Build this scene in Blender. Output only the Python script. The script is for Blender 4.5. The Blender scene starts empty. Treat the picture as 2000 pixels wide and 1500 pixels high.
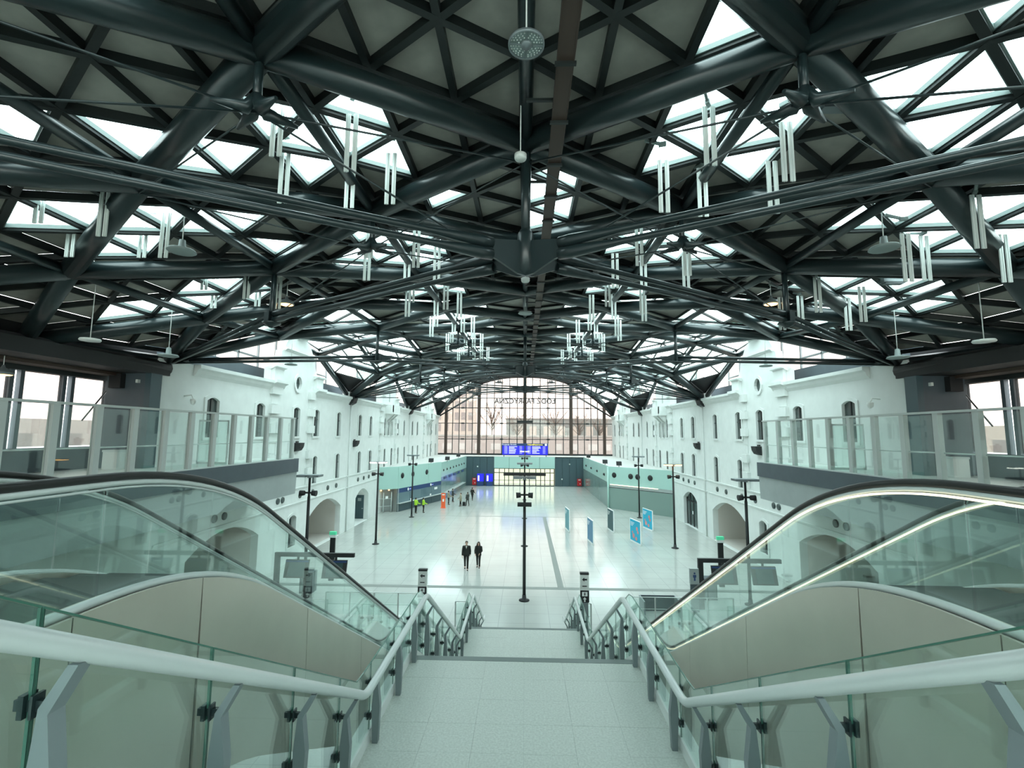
import bpy, bmesh, math, random
from math import sin, cos, tan, pi, radians, atan2, sqrt, floor
from mathutils import Vector, Matrix
from mathutils.geometry import tessellate_polygon
random.seed(7)
S = bpy.context.scene
C = S.collection

# ------------------------------------------------------------------ camera, sky, exposure
F, W, H = 910.0, 2000, 1500
PSI, TH, ROLL, CAMZ = radians(1.607), radians(6.073), radians(0.4), 8.8
fwd = Vector((-sin(PSI)*cos(TH), cos(PSI)*cos(TH), sin(TH)))
rgt = Vector((cos(PSI), sin(PSI), 0)); upv = rgt.cross(fwd)
r2 = cos(ROLL)*rgt + sin(ROLL)*upv; u2 = -sin(ROLL)*rgt + cos(ROLL)*upv
cd = bpy.data.cameras.new('camera'); cam = bpy.data.objects.new('camera', cd); C.objects.link(cam)
cd.sensor_width = 36; cd.lens = F/W*36; cd.clip_end = 800; cd.clip_start = 0.05
m = Matrix((r2, u2, -fwd)).transposed().to_4x4(); m.translation = Vector((0, 0, CAMZ)); cam.matrix_world = m
S.camera = cam
wd = bpy.data.worlds.new('overcast_sky'); S.world = wd; wd.use_nodes = True
nt = wd.node_tree; nt.nodes.clear()
bg = nt.nodes.new('ShaderNodeBackground'); out = nt.nodes.new('ShaderNodeOutputWorld')
tc = nt.nodes.new('ShaderNodeTexCoord'); sx = nt.nodes.new('ShaderNodeSeparateXYZ'); rp = nt.nodes.new('ShaderNodeValToRGB')
nt.links.new(tc.outputs['Generated'], sx.inputs[0]); nt.links.new(sx.outputs[2], rp.inputs[0]); nt.links.new(rp.outputs[0], bg.inputs[0])
rp.color_ramp.elements[0].color = (1.0, 0.93, 0.88, 1); rp.color_ramp.elements[0].position = 0.0
rp.color_ramp.elements[1].color = (0.88, 0.98, 1.0, 1); rp.color_ramp.elements[1].position = 0.35
bg.inputs[1].default_value = 6.0
nt.links.new(bg.outputs[0], out.inputs[0])
S.view_settings.view_transform = 'Standard'; S.view_settings.look = 'None'
S.view_settings.exposure = 0.30; S.view_settings.gamma = 1.0; S.view_settings.use_curve_mapping = False
S.cycles.use_denoising = True
S.cycles.max_bounces = 10; S.cycles.diffuse_bounces = 6; S.cycles.glossy_bounces = 4
S.cycles.transparent_max_bounces = 24; S.cycles.caustics_reflective = False; S.cycles.caustics_refractive = False
S.cycles.sample_clamp_indirect = 8.0

# ------------------------------------------------------------------ materials
def mat(name, col, rough=0.6, metal=0.0, emit=None, es=0.0, spec=0.5, noise=None, bump=None):
    M = bpy.data.materials.new(name); M.use_nodes = True
    n = M.node_tree; p = n.nodes['Principled BSDF']
    p.inputs['Base Color'].default_value = (*col, 1); p.inputs['Roughness'].default_value = rough
    p.inputs['Metallic'].default_value = metal; p.inputs['Specular IOR Level'].default_value = spec
    if emit: p.inputs['Emission Color'].default_value = (*emit, 1); p.inputs['Emission Strength'].default_value = es
    if noise:
        sc, amt = noise
        t = n.nodes.new('ShaderNodeTexCoord'); z = n.nodes.new('ShaderNodeTexNoise'); r = n.nodes.new('ShaderNodeValToRGB')
        z.inputs['Scale'].default_value = sc; z.inputs['Detail'].default_value = 5
        n.links.new(t.outputs['Object'], z.inputs['Vector']); n.links.new(z.outputs['Fac'], r.inputs[0])
        r.color_ramp.elements[0].position = 0.35; r.color_ramp.elements[1].position = 0.65
        r.color_ramp.elements[0].color = (*[c*(1-amt) for c in col], 1); r.color_ramp.elements[1].color = (*[min(1, c*(1+amt)) for c in col], 1)
        n.links.new(r.outputs[0], p.inputs['Base Color'])
        if bump:
            b = n.nodes.new('ShaderNodeBump'); b.inputs['Strength'].default_value = bump; b.inputs['Distance'].default_value = 0.02
            n.links.new(z.outputs['Fac'], b.inputs['Height']); n.links.new(b.outputs[0], p.inputs['Normal'])
    return M
def glass(name, tint, gloss=0.05, rough=0.02):
    M = bpy.data.materials.new(name); M.use_nodes = True
    n = M.node_tree; n.nodes.clear()
    o = n.nodes.new('ShaderNodeOutputMaterial'); mx = n.nodes.new('ShaderNodeMixShader')
    t = n.nodes.new('ShaderNodeBsdfTransparent'); g = n.nodes.new('ShaderNodeBsdfGlossy')
    t.inputs[0].default_value = (*tint, 1); g.inputs['Roughness'].default_value = rough; g.inputs['Color'].default_value = (0.9, 1, 0.97, 1)
    lw = n.nodes.new('ShaderNodeLayerWeight'); lw.inputs['Blend'].default_value = 0.5
    pw = n.nodes.new('ShaderNodeMath'); pw.operation = 'POWER'; pw.inputs[1].default_value = 4.0
    ma = n.nodes.new('ShaderNodeMath'); ma.operation = 'MULTIPLY_ADD'; ma.inputs[1].default_value = 0.8; ma.inputs[2].default_value = gloss
    n.links.new(lw.outputs['Facing'], pw.inputs[0]); n.links.new(pw.outputs[0], ma.inputs[0]); n.links.new(ma.outputs[0], mx.inputs[0])
    n.links.new(t.outputs[0], mx.inputs[1]); n.links.new(g.outputs[0], mx.inputs[2]); n.links.new(mx.outputs[0], o.inputs[0])
    return M
M = {}
M['plaster'] = mat('white_plaster', (0.695, 0.73, 0.71), 0.75, noise=(1.5, 0.03))
M['steel'] = mat('dark_painted_steel', (0.015, 0.027, 0.029), 0.30, spec=0.55)
M['tbar'] = mat('dark_glazing_bar', (0.010, 0.015, 0.015), 0.5)
M['frame_lt'] = mat('grey_glazing_bead', (0.25, 0.31, 0.30), 0.5)
M['panel'] = mat('grey_felt_roof_panel', (0.40, 0.385, 0.345), 0.85, noise=(3.0, 0.08))
M['black'] = mat('matt_black', (0.012, 0.014, 0.015), 0.6)
M['skyglass'] = glass('skylight_glass', (0.92, 0.99, 0.98))
M['endglass'] = glass('end_window_glass', (0.56, 0.525, 0.505), 0.03)
M['glass'] = glass('green_tinted_glass', (0.905, 0.962, 0.945), 0.07)
M['clear'] = glass('clear_fence_glass', (0.965, 0.99, 0.983), 0.05)
M['glass_edge'] = mat('green_glass_edge', (0.06, 0.16, 0.12), 0.2)
M['dpane'] = mat('dark_window_pane', (0.05, 0.07, 0.068), 0.15, spec=0.6)
M['stainless'] = mat('brushed_stainless_cladding', (0.72, 0.67, 0.59), 0.36, 0.78, noise=(0.9, 0.04))
M['trim'] = mat('satin_aluminium', (0.62, 0.68, 0.66), 0.35, 0.3)
M['rail'] = mat('pale_grey_handrail', (0.62, 0.67, 0.66), 0.32, 0.25)
M['post'] = mat('grey_steel_post', (0.20, 0.235, 0.245), 0.4, 0.2)
M['fpost'] = mat('light_grey_post', (0.47, 0.51, 0.49), 0.5)
M['rubber'] = mat('black_rubber_handrail', (0.012, 0.013, 0.012), 0.35)
M['led'] = mat('warm_strip_light', (1, 0.9, 0.7), 0.5, emit=(1.0, 0.86, 0.62), es=1.4)
M['slate'] = mat('slate_blue_cladding', (0.062, 0.085, 0.10), 0.45, noise=(2, 0.06))
M['soffit'] = mat('grey_render', (0.36, 0.40, 0.395), 0.7, noise=(2, 0.03))
M['teal'] = mat('pale_teal_glass_fascia', (0.42, 0.63, 0.575), 0.25)
M['navy'] = mat('dark_teal_wall_panel', (0.045, 0.085, 0.10), 0.35)
M['greyglass'] = mat('grey_green_shop_glass', (0.20, 0.29, 0.265), 0.12, spec=0.8)
M['blueglass'] = mat('blue_grey_ticket_glass', (0.12, 0.19, 0.22), 0.12, spec=0.8)
M['signblue'] = mat('blue_sign_band', (0.015, 0.05, 0.16), 0.4)
M['scrblue'] = mat('blue_screen', (0.02, 0.02, 0.5), 0.3, emit=(0.012, 0.008, 0.75), es=0.7)
M['scrdark'] = mat('dark_screen', (0.05, 0.085, 0.085), 0.15)
M['white'] = mat('white_print', (0.85, 0.87, 0.86), 0.6)
M['whitel'] = mat('white_lit_text', (0.9, 0.9, 1), 0.6, emit=(0.8, 0.8, 1), es=0.55)
M['yellow'] = mat('yellow_lit_text', (0.9, 0.8, 0.1), 0.6, emit=(1, 0.85, 0.1), es=0.9)
M['lavender'] = mat('lavender_lit_rows', (0.4, 0.4, 0.9), 0.6, emit=(0.30, 0.28, 0.9), es=0.55)
M['red'] = mat('red_cabinet', (0.5, 0.015, 0.02), 0.4)
M['orange'] = mat('orange_banner', (0.85, 0.13, 0.04), 0.5)
M['green'] = mat('green_exit_face', (0.05, 0.6, 0.3), 0.5, emit=(0.15, 0.7, 0.45), es=0.25)
M['cyan'] = mat('cyan_poster', (0.02, 0.42, 0.62), 0.5)
M['tealp'] = mat('teal_grey_poster', (0.12, 0.32, 0.37), 0.5)
M['darkp'] = mat('dark_green_poster', (0.03, 0.09, 0.10), 0.5)
M['steelp'] = mat('steel_blue_poster', (0.10, 0.24, 0.38), 0.5)
M['pink'] = mat('pink_print', (0.75, 0.28, 0.27), 0.6)
M['lampw'] = mat('white_lamp', (1, 1, 1), 0.5, emit=(1, 0.95, 0.85), es=6)
M['lampo'] = mat('orange_lamp', (1, 0.7, 0.35), 0.5, emit=(1, 0.50, 0.16), es=5)
M['whiteplastic'] = mat('white_plastic', (0.72, 0.76, 0.73), 0.5)
M['alu'] = mat('pale_aluminium_strip', (0.74, 0.80, 0.77), 0.4, 0.1)
M['skin'] = mat('skin', (0.55, 0.36, 0.27), 0.55)
M['coat'] = mat('black_coat', (0.014, 0.016, 0.013), 0.8)
M['coatg'] = mat('beige_coat', (0.33, 0.30, 0.22), 0.8)
M['coatd'] = mat('dark_grey_jacket', (0.05, 0.055, 0.05), 0.8)
M['hivis'] = mat('yellow_high_visibility_vest', (0.45, 0.75, 0.05), 0.6)
M['trous'] = mat('black_trousers', (0.014, 0.013, 0.011), 0.8)
M['hair'] = mat('dark_brown_hair', (0.018, 0.011, 0.007), 0.6)
M['hairm'] = mat('brown_hair', (0.05, 0.04, 0.03), 0.6)
M['shirt'] = mat('pale_shirt', (0.6, 0.6, 0.55), 0.7)
M['bone'] = mat('cream_render', (0.74, 0.68, 0.62), 0.8)
M['pale'] = mat('pale_concrete', (0.66, 0.62, 0.60), 0.8)
M['cwin'] = mat('grey_far_window', (0.42, 0.40, 0.40), 0.3)
M['bark'] = mat('bare_twig_brown', (0.30, 0.25, 0.22), 0.9)
M['ground'] = mat('grey_asphalt', (0.30, 0.29, 0.28), 0.9)
M['passage'] = mat('passage_render', (0.62, 0.60, 0.56), 0.8)
M['brown'] = mat('dark_brown_shop_interior', (0.055, 0.035, 0.026), 0.6)
M['roofw'] = mat('pale_grey_roof_membrane', (0.55, 0.56, 0.54), 0.8)
M['cream'] = mat('glowing_lobby_wall', (0.85, 0.8, 0.62), 0.7, emit=(0.93, 0.95, 0.82), es=0.5)  # wall itself glows, standing in for the lobby lighting
M['step'] = mat('dark_grooved_step', (0.05, 0.065, 0.062), 0.5, 0.4)
M['letter'] = mat('grey_letters', (0.10, 0.095, 0.10), 0.6)
def tile_mat(name, c1, c2, cm, sc, rough, speck):
    Mt = mat(name, c1, rough); n = Mt.node_tree; p = n.nodes['Principled BSDF']
    t = n.nodes.new('ShaderNodeTexCoord'); b = n.nodes.new('ShaderNodeTexBrick'); z = n.nodes.new('ShaderNodeTexNoise')
    b.offset = 0.0; b.inputs['Scale'].default_value = 1.0; b.inputs['Brick Width'].default_value = sc; b.inputs['Row Height'].default_value = sc
    b.inputs['Mortar Size'].default_value = 0.012; b.inputs['Color1'].default_value = (*c1, 1); b.inputs['Color2'].default_value = (*c2, 1); b.inputs['Mortar'].default_value = (*cm, 1)
    n.links.new(t.outputs['Object'], b.inputs['Vector'])
    z.inputs['Scale'].default_value = speck; z.inputs['Detail'].default_value = 6; n.links.new(t.outputs['Object'], z.inputs['Vector'])
    r = n.nodes.new('ShaderNodeMapRange'); r.inputs[1].default_value = 0.3; r.inputs[2].default_value = 0.7; r.inputs[3].default_value = 0.955; r.inputs[4].default_value = 1.03
    n.links.new(z.outputs['Fac'], r.inputs[0])
    mx = n.nodes.new('ShaderNodeMix'); mx.data_type = 'RGBA'; mx.blend_type = 'MULTIPLY'; mx.inputs[0].default_value = 1.0
    n.links.new(b.outputs['Color'], mx.inputs[6]); n.links.new(r.outputs[0], mx.inputs[7]); n.links.new(mx.outputs[2], p.inputs['Base Color'])
    return Mt
M['floor'] = tile_mat('polished_pale_tiles', (0.455, 0.475, 0.45), (0.44, 0.46, 0.435), (0.33, 0.35, 0.335), 1.2, 0.15, 0.6)
M['granite'] = mat('speckled_pale_granite', (0.53, 0.57, 0.53), 0.4, noise=(38, 0.10))
M['granited'] = mat('dark_granite_strip', (0.17, 0.205, 0.20), 0.45)
M['band'] = mat('grey_guide_strip', (0.215, 0.235, 0.22), 0.6)

# ------------------------------------------------------------------ mesh helpers
class MB:
    def __init__(s): s.v, s.f, s.sm = [], [], []
    def add(s, vs, fs, sm=False):
        o = len(s.v); s.v += [tuple(v) for v in vs]; s.f += [tuple(i+o for i in f) for f in fs]; s.sm += [sm]*len(fs); return s
    def box(s, a, b):
        x0, y0, z0 = a; x1, y1, z1 = b
        return s.add([(x0,y0,z0),(x1,y0,z0),(x1,y1,z0),(x0,y1,z0),(x0,y0,z1),(x1,y0,z1),(x1,y1,z1),(x0,y1,z1)],
            [(0,3,2,1),(4,5,6,7),(0,1,5,4),(1,2,6,5),(2,3,7,6),(3,0,4,7)])
    def cbox(s, c, d): return s.box([c[i]-d[i]/2 for i in range(3)], [c[i]+d[i]/2 for i in range(3)])
    def tube(s, p0, p1, r, n=10, r1=None): return s.sweep([p0, p1], [r, r if r1 is None else r1], n)
    def sweep(s, pts, r, n=10):
        pts = [Vector(p) for p in pts]
        rs = r if isinstance(r, (list, tuple)) else [r]*len(pts)
        vs, fs = [], []; ref = None
        for k, p in enumerate(pts):
            d = (pts[min(k+1, len(pts)-1)] - pts[max(k-1, 0)]).normalized()
            if ref is None:
                ref = Vector((0, 0, 1)) if abs(d.z) < 0.9 else Vector((1, 0, 0))
            a = d.cross(ref).normalized(); b = a.cross(d).normalized(); ref = b
            for q in range(n):
                t = 2*pi*q/n; vs.append(p + rs[k]*(cos(t)*a + sin(t)*b))
        o = len(s.v)
        for k in range(len(pts)-1):
            for q in range(n): fs.append((k*n+q, k*n+(q+1) % n, (k+1)*n+(q+1) % n, (k+1)*n+q))
        s.add(vs, fs, True)
        e = (len(pts)-1)*n
        s.f += [tuple(o+q for q in range(n-1, -1, -1)), tuple(o+e+q for q in range(n))]; s.sm += [False]*2
        return s
    def bar(s, p0, p1, w, h):            # rectangular bar, top face at the given points
        p0, p1 = Vector(p0), Vector(p1); d = (p1-p0).normalized()
        a = d.cross(Vector((0, 0, 1)))
        a = a.normalized() if a.length > 1e-4 else Vector((1, 0, 0)); u = a.cross(d).normalized()
        vs = []
        for p in (p0, p1):
            for q, t in ((-w/2, 0), (w/2, 0), (w/2, -h), (-w/2, -h)): vs.append(p + a*q + u*t)
        return s.add(vs, [(0,1,2,3),(7,6,5,4),(0,4,5,1),(1,5,6,2),(2,6,7,3),(3,7,4,0)])
    def prism(s, pts, off):              # polygon (3-D points) pushed by off
        n = len(pts); off = Vector(off); P = [Vector(p) for p in pts]
        return s.add(P + [p+off for p in P], [tuple(range(n-1, -1, -1)), tuple(range(n, 2*n))] + [(q, (q+1) % n, n+(q+1) % n, n+q) for q in range(n)])
    def lathe(s, prof, c=(0, 0, 0), n=16, sm=True, cap=True):
        vs = [(c[0]+r*cos(2*pi*q/n), c[1]+r*sin(2*pi*q/n), c[2]+z) for r, z in prof for q in range(n)]
        fs = [(k*n+q, k*n+(q+1) % n, (k+1)*n+(q+1) % n, (k+1)*n+q) for k in range(len(prof)-1) for q in range(n)]
        o = len(s.v); s.add(vs, fs, sm); e = (len(prof)-1)*n
        if not cap: return s
        s.f += [tuple(o+q for q in range(n-1, -1, -1)), tuple(o+e+q for q in range(n))]; s.sm += [False]*2
        return s
    def mesh(s, name):
        me = bpy.data.meshes.new(name); me.from_pydata(s.v, [], s.f)
        me.polygons.foreach_set('use_smooth', s.sm); me.update(); return me
def obj(name, mb, m, parent=None, loc=None):
    me = mb if isinstance(mb, bpy.types.Mesh) else mb.mesh(name)
    if m and not me.materials: me.materials.append(M[m])
    o = bpy.data.objects.new(name, me); C.objects.link(o)
    if parent: o.parent = parent
    if loc: o.location = loc
    return o
def tag(o, label=None, cat=None, group=None, kind=None):
    if label: o['label'] = label
    if cat: o['category'] = cat
    if group: o['group'] = group
    if kind: o['kind'] = kind
    return o
def thing(name, label, cat, loc=(0, 0, 0), rz=0.0, group=None, kind=None):
    o = bpy.data.objects.new(name, None); o.empty_display_size = 0.2; C.objects.link(o)
    o.location = loc; o.rotation_euler = (0, 0, rz); return tag(o, label, cat, group, kind)
def struct(name, mb=None, m=None, parent=None, label=None):
    o = obj(name, mb, m, parent) if mb else thing(name, None, None)
    o['kind'] = 'structure'
    if label: o['label'] = label
    return o
def copy_tree(o, loc, rz=None, label=None):
    c = o.copy(); C.objects.link(c); c.location = loc
    if rz is not None: c.rotation_euler = (0, 0, rz)
    if label: c['label'] = label
    for ch in list(o.children):
        d = ch.copy(); C.objects.link(d); d.parent = c
        for g in list(ch.children):
            e = g.copy(); C.objects.link(e); e.parent = d
    return c
def text_mesh(s, size, ext=0.005, align='CENTER', bold=0.0):
    cu = bpy.data.curves.new('text', 'FONT'); cu.body = s; cu.size = size; cu.extrude = ext; cu.align_x = align; cu.align_y = 'CENTER'; cu.resolution_u = 3; cu.offset = bold
    o = bpy.data.objects.new('text', cu); C.objects.link(o)
    dg = bpy.context.evaluated_depsgraph_get(); me = bpy.data.meshes.new_from_object(o.evaluated_get(dg))
    bpy.data.objects.remove(o); me.materials.clear(); return me
def round_poly(pts, rad, n=8):           # round the corners of a 2-D polyline
    o = [pts[0]]
    for k in range(1, len(pts)-1):
        p = Vector(pts[k]); a = (Vector(pts[k-1])-p); b = (Vector(pts[k+1])-p)
        d = min(rad[k-1], a.length*0.48, b.length*0.48); a.normalize(); b.normalize()
        for q in range(n+1):
            t = q/n; o.append(tuple((1-t)**2*(p+a*d) + 2*t*(1-t)*p + t*t*(p+b*d)))
    o.append(pts[-1]); return o
def lerp(x, xs, ys):
    if x <= xs[0]: return ys[0]
    for k in range(len(xs)-1):
        if x <= xs[k+1]: return ys[k] + (ys[k+1]-ys[k])*(x-xs[k])/(xs[k+1]-xs[k])
    return ys[-1]
ORD = ['first', 'second', 'third', 'fourth', 'fifth', 'sixth', 'seventh', 'eighth', 'ninth', 'tenth', 'eleventh', 'twelfth', 'thirteenth']
SIDE = {-1: 'left', 1: 'right'}

# ------------------------------------------------------------------ floor, ground, terrace
fl = struct('floor', MB().box((-19, -13, -0.3), (19, 87, 0)), 'floor')
obj('guide_strip', MB().box((1.93, 28.05, 0), (2.28, 50.75, 0.006)), 'band', fl)
obj('joint_strip', MB().box((-15.5, 27.6, 0), (15.5, 28.02, 0.005)), 'band', fl)
obj('joint_strip', MB().box((-15.5, 50.8, 0), (15.5, 50.95, 0.005)), 'band', fl)
tag(obj('ground', MB().box((-260, -60, -1.2), (260, 420, -0.4)), 'ground'), kind='structure')

# ------------------------------------------------------------------ roof: lattice vault
def zr(Y): return lerp(Y, [-20, 9.4, 14.9, 20.4, 25.9, 31.4, 42.4, 53.4, 62, 75, 86.4], [15, 15.0, 15.1, 15.2, 15.4, 15.6, 15.8, 16.5, 17.1, 18.2, 19.6])
def zprof(t, Y): return 12 + (zr(Y)-12)*(1-t**2.5)
def znode(i, j):
    Y = 9.4+2.75*j; t = abs(i)/4
    if Y < 20.3: return 11.75+(zr(Y)-11.75)*(1-t*t)
    b = (Y+1.6) % 22; s = min(b, 22-b)/11
    mm = max(1-t, s); return 12+(zr(Y)-12)*(1-(1-mm)**2.5)
def node(i, j):
    X = 4.2*i
    if abs(i) == 4 and (j-4) % 8 == 0: X = 16.2*(1 if i > 0 else -1)
    return Vector((X, 9.4+2.75*j, znode(i, j)))
def fine(a, b, off=0.5, nn=3):
    u, v = a/nn, b/nn; p, q = (u+v)/2, (v-u)/2
    p0, q0 = floor(p+1e-6), floor(q+1e-6); fp, fq = p-p0, q-q0
    N = lambda P, Q: node(P-Q, P+Q)
    if fp >= fq: r = N(p0, q0)*(1-fp)+N(p0+1, q0)*(fp-fq)+N(p0+1, q0+1)*fq
    else: r = N(p0, q0)*(1-fq)+N(p0, q0+1)*(fq-fp)+N(p0+1, q0+1)*fp
    return r + Vector((0, 0, off))
J0, J1 = -8, 28
ceil = struct('ceiling')
for j in range(J0, J1):
    for i in range(-4, 5):
        if (i+j) % 2: continue
        for di in (-1, 1):
            if abs(i+di) > 4: continue
            obj('roof_tube', MB().tube(node(i, j), node(i+di, j+1), 0.25 if j < 6 else 0.235, 14 if j < 6 else 8), 'steel', ceil)
for i in range(-4, 5):
    for j in range(J0, J1-1):
        if (i+j) % 2: continue
        obj('purlin_tube', MB().tube(node(i, j), node(i, j+2), 0.13 if abs(i) < 4 else 0.2, 10), 'steel', ceil)
GL = set(tuple(map(int, s.split(','))) for s in ('2,-4,1 6,-4,-1 6,-2,1 5,-5,-1 -7,-3,1 5,-3,1 5,-3,-1 -6,-2,1 -4,-2,1 4,-2,-1 6,-2,-1 -5,-1,1 -5,-1,-1 -3,-1,1 -3,-1,-1 3,-1,1 3,-1,-1 -8,0,1 -8,0,-1 -4,0,1 4,0,-1 8,0,1 8,0,-1 -7,1,1 -7,1,-1 1,1,-1 7,1,1 7,1,-1 9,1,-1 -8,2,1 -8,2,-1 -6,2,1 -6,2,-1 -2,2,1 0,2,1 6,2,1 8,2,1 8,2,-1 1,3,-1 -6,4,1 0,4,1 -3,5,1 -3,5,-1 3,5,1 3,5,-1 5,5,-1 9,5,1 9,5,-1 -10,6,1 -10,6,-1 -8,6,1 -8,6,-1 -4,6,1 -4,6,-1 -2,6,-1 4,6,1 4,6,-1 8,6,1 8,6,-1 10,6,-1 -9,7,1 -9,7,-1 -7,7,-1 -5,7,1 -3,7,1 -3,7,-1 3,7,1 7,7,1 9,7,1 9,7,-1 -10,8,1 -8,8,1 -8,8,-1 -2,8,-1 8,8,1 -9,9,1 9,9,-1').split())
def is_glass(a, b, s, nn):
    if nn == 3 and (a, b, s) in GL: return 'g'
    cx, cy = (a+s/3)/nn, (b+1)/nn
    if min(abs(cx-1), abs(cx+1)) < 1.01/nn and abs((cy+1) % 2-1) < 1.5/nn: return 'g'
    Y = 9.4+cy*2.75; t = abs(cx)/4
    if Y < 20:
        if Y < 3.2: return 'g' if t > 0.36 else 'p'  # unseen roof overhead and behind: extra panes added for daylight
        return 'p'
    bb = (Y+1.6) % 22; sd = min(bb, 22-bb)/11
    mm = max(1-t, sd)
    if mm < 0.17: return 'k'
    if Y > 84: return 'p' if t > 0.5 else 'g'
    if t > 0.46 and sd > (1-t)*0.8: return 'g'
    if t > 0.55: return 'g' if (a*5+b+s*2) % 3 != 0 else 'p'
    if 0.18 < t < 0.5 and (a+2*b+3*s) % 6 == 0: return 'g'
    return 'p'
far = {'p': MB(), 'g': MB(), 'k': MB()}
def tri(V, gap, th):
    V = [Vector(v) for v in V]; c = (V[0]+V[1]+V[2])/3
    nrm = (V[1]-V[0]).cross(V[2]-V[0]).normalized()
    if nrm.z < 0: V.reverse(); nrm = -nrm
    P = []
    for k in range(3):
        d = V[k]-c; P.append(c + d*(1-gap/max(d.length*0.5, 0.01)))
    return P, nrm*th
bars_far, bead = MB(), MB()
seen = set()
for nn in (3, 2):
  for b in range(J0*nn, J1*nn-1):
    for a in range(-4*nn, 4*nn+1):
        if (a+b) % 2: continue
        for s in (1, -1):
            if not -4*nn <= a+s <= 4*nn or b+2 > J1*nn: continue
            u, v = (a+s/3)/nn, (b+1)/nn
            if (floor((u+v)/2)+floor((v-u)/2) <= 3) != (nn == 3): continue
            k = is_glass(a, b, s, nn); V = [fine(a, b, 0.5, nn), fine(a, b+2, 0.5, nn), fine(a+s, b+1, 0.5, nn)]
            Y = V[2].y; P, n = tri(V, 0.05 if nn == 3 else 0.04, 0.05)
            if 3.2 < Y < 19.9 and nn == 3:
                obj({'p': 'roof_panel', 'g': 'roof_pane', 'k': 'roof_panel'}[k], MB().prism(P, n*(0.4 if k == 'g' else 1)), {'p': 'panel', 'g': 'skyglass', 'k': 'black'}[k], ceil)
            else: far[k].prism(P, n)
            if k == 'g' and nn == 3:  # beads paler than the bars: lit pane reveals put into colour
                for q in range(3):
                    p0, p1 = P[q], P[(q+1) % 3]; bead.bar(p0-Vector((0, 0, 0.01)), p1-Vector((0, 0, 0.01)), 0.09, 0.10)
            for e in ((V[0], V[1]), (V[0], V[2]), (V[1], V[2])):
                mid = (e[0]+e[1])/2; key = (nn, round(mid.x, 2), round(mid.y, 2))
                if key in seen: continue
                seen.add(key); bars_far.bar(*e, *((0.13, 0.17) if nn == 3 else (0.09, 0.10)))
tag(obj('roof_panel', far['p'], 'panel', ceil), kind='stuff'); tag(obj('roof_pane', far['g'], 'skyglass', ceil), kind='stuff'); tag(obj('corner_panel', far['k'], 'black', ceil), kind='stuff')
tag(obj('glazing_bars', bars_far, 'tbar', ceil), kind='stuff'); tag(obj('lit_reveal_beads', bead, 'frame_lt', ceil), kind='stuff')
for s in (-1, 1):     # edge beams over the side galleries
    obj('edge_beam', MB().box((min(15.9*s, 18.4*s), -13, 11.25), (max(15.9*s, 18.4*s), 20.3, 11.75)), 'black', ceil)
    obj('edge_beam', MB().tube((16.6*s, -13, 11.45), (16.2*s, 20.4, 11.6), 0.33, 12), 'black', ceil)
    obj('edge_beam', MB().box((min(16.6*s, 18.4*s), -13, 11.75), (max(16.6*s, 18.4*s), 20.3, 12.4)), 'black', ceil)
    obj('gutter_channel', MB().box((min(17.2*s, 17.9*s), -13, 11.12), (max(17.2*s, 17.9*s), 19.7, 11.25)), 'brown', ceil)

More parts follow.
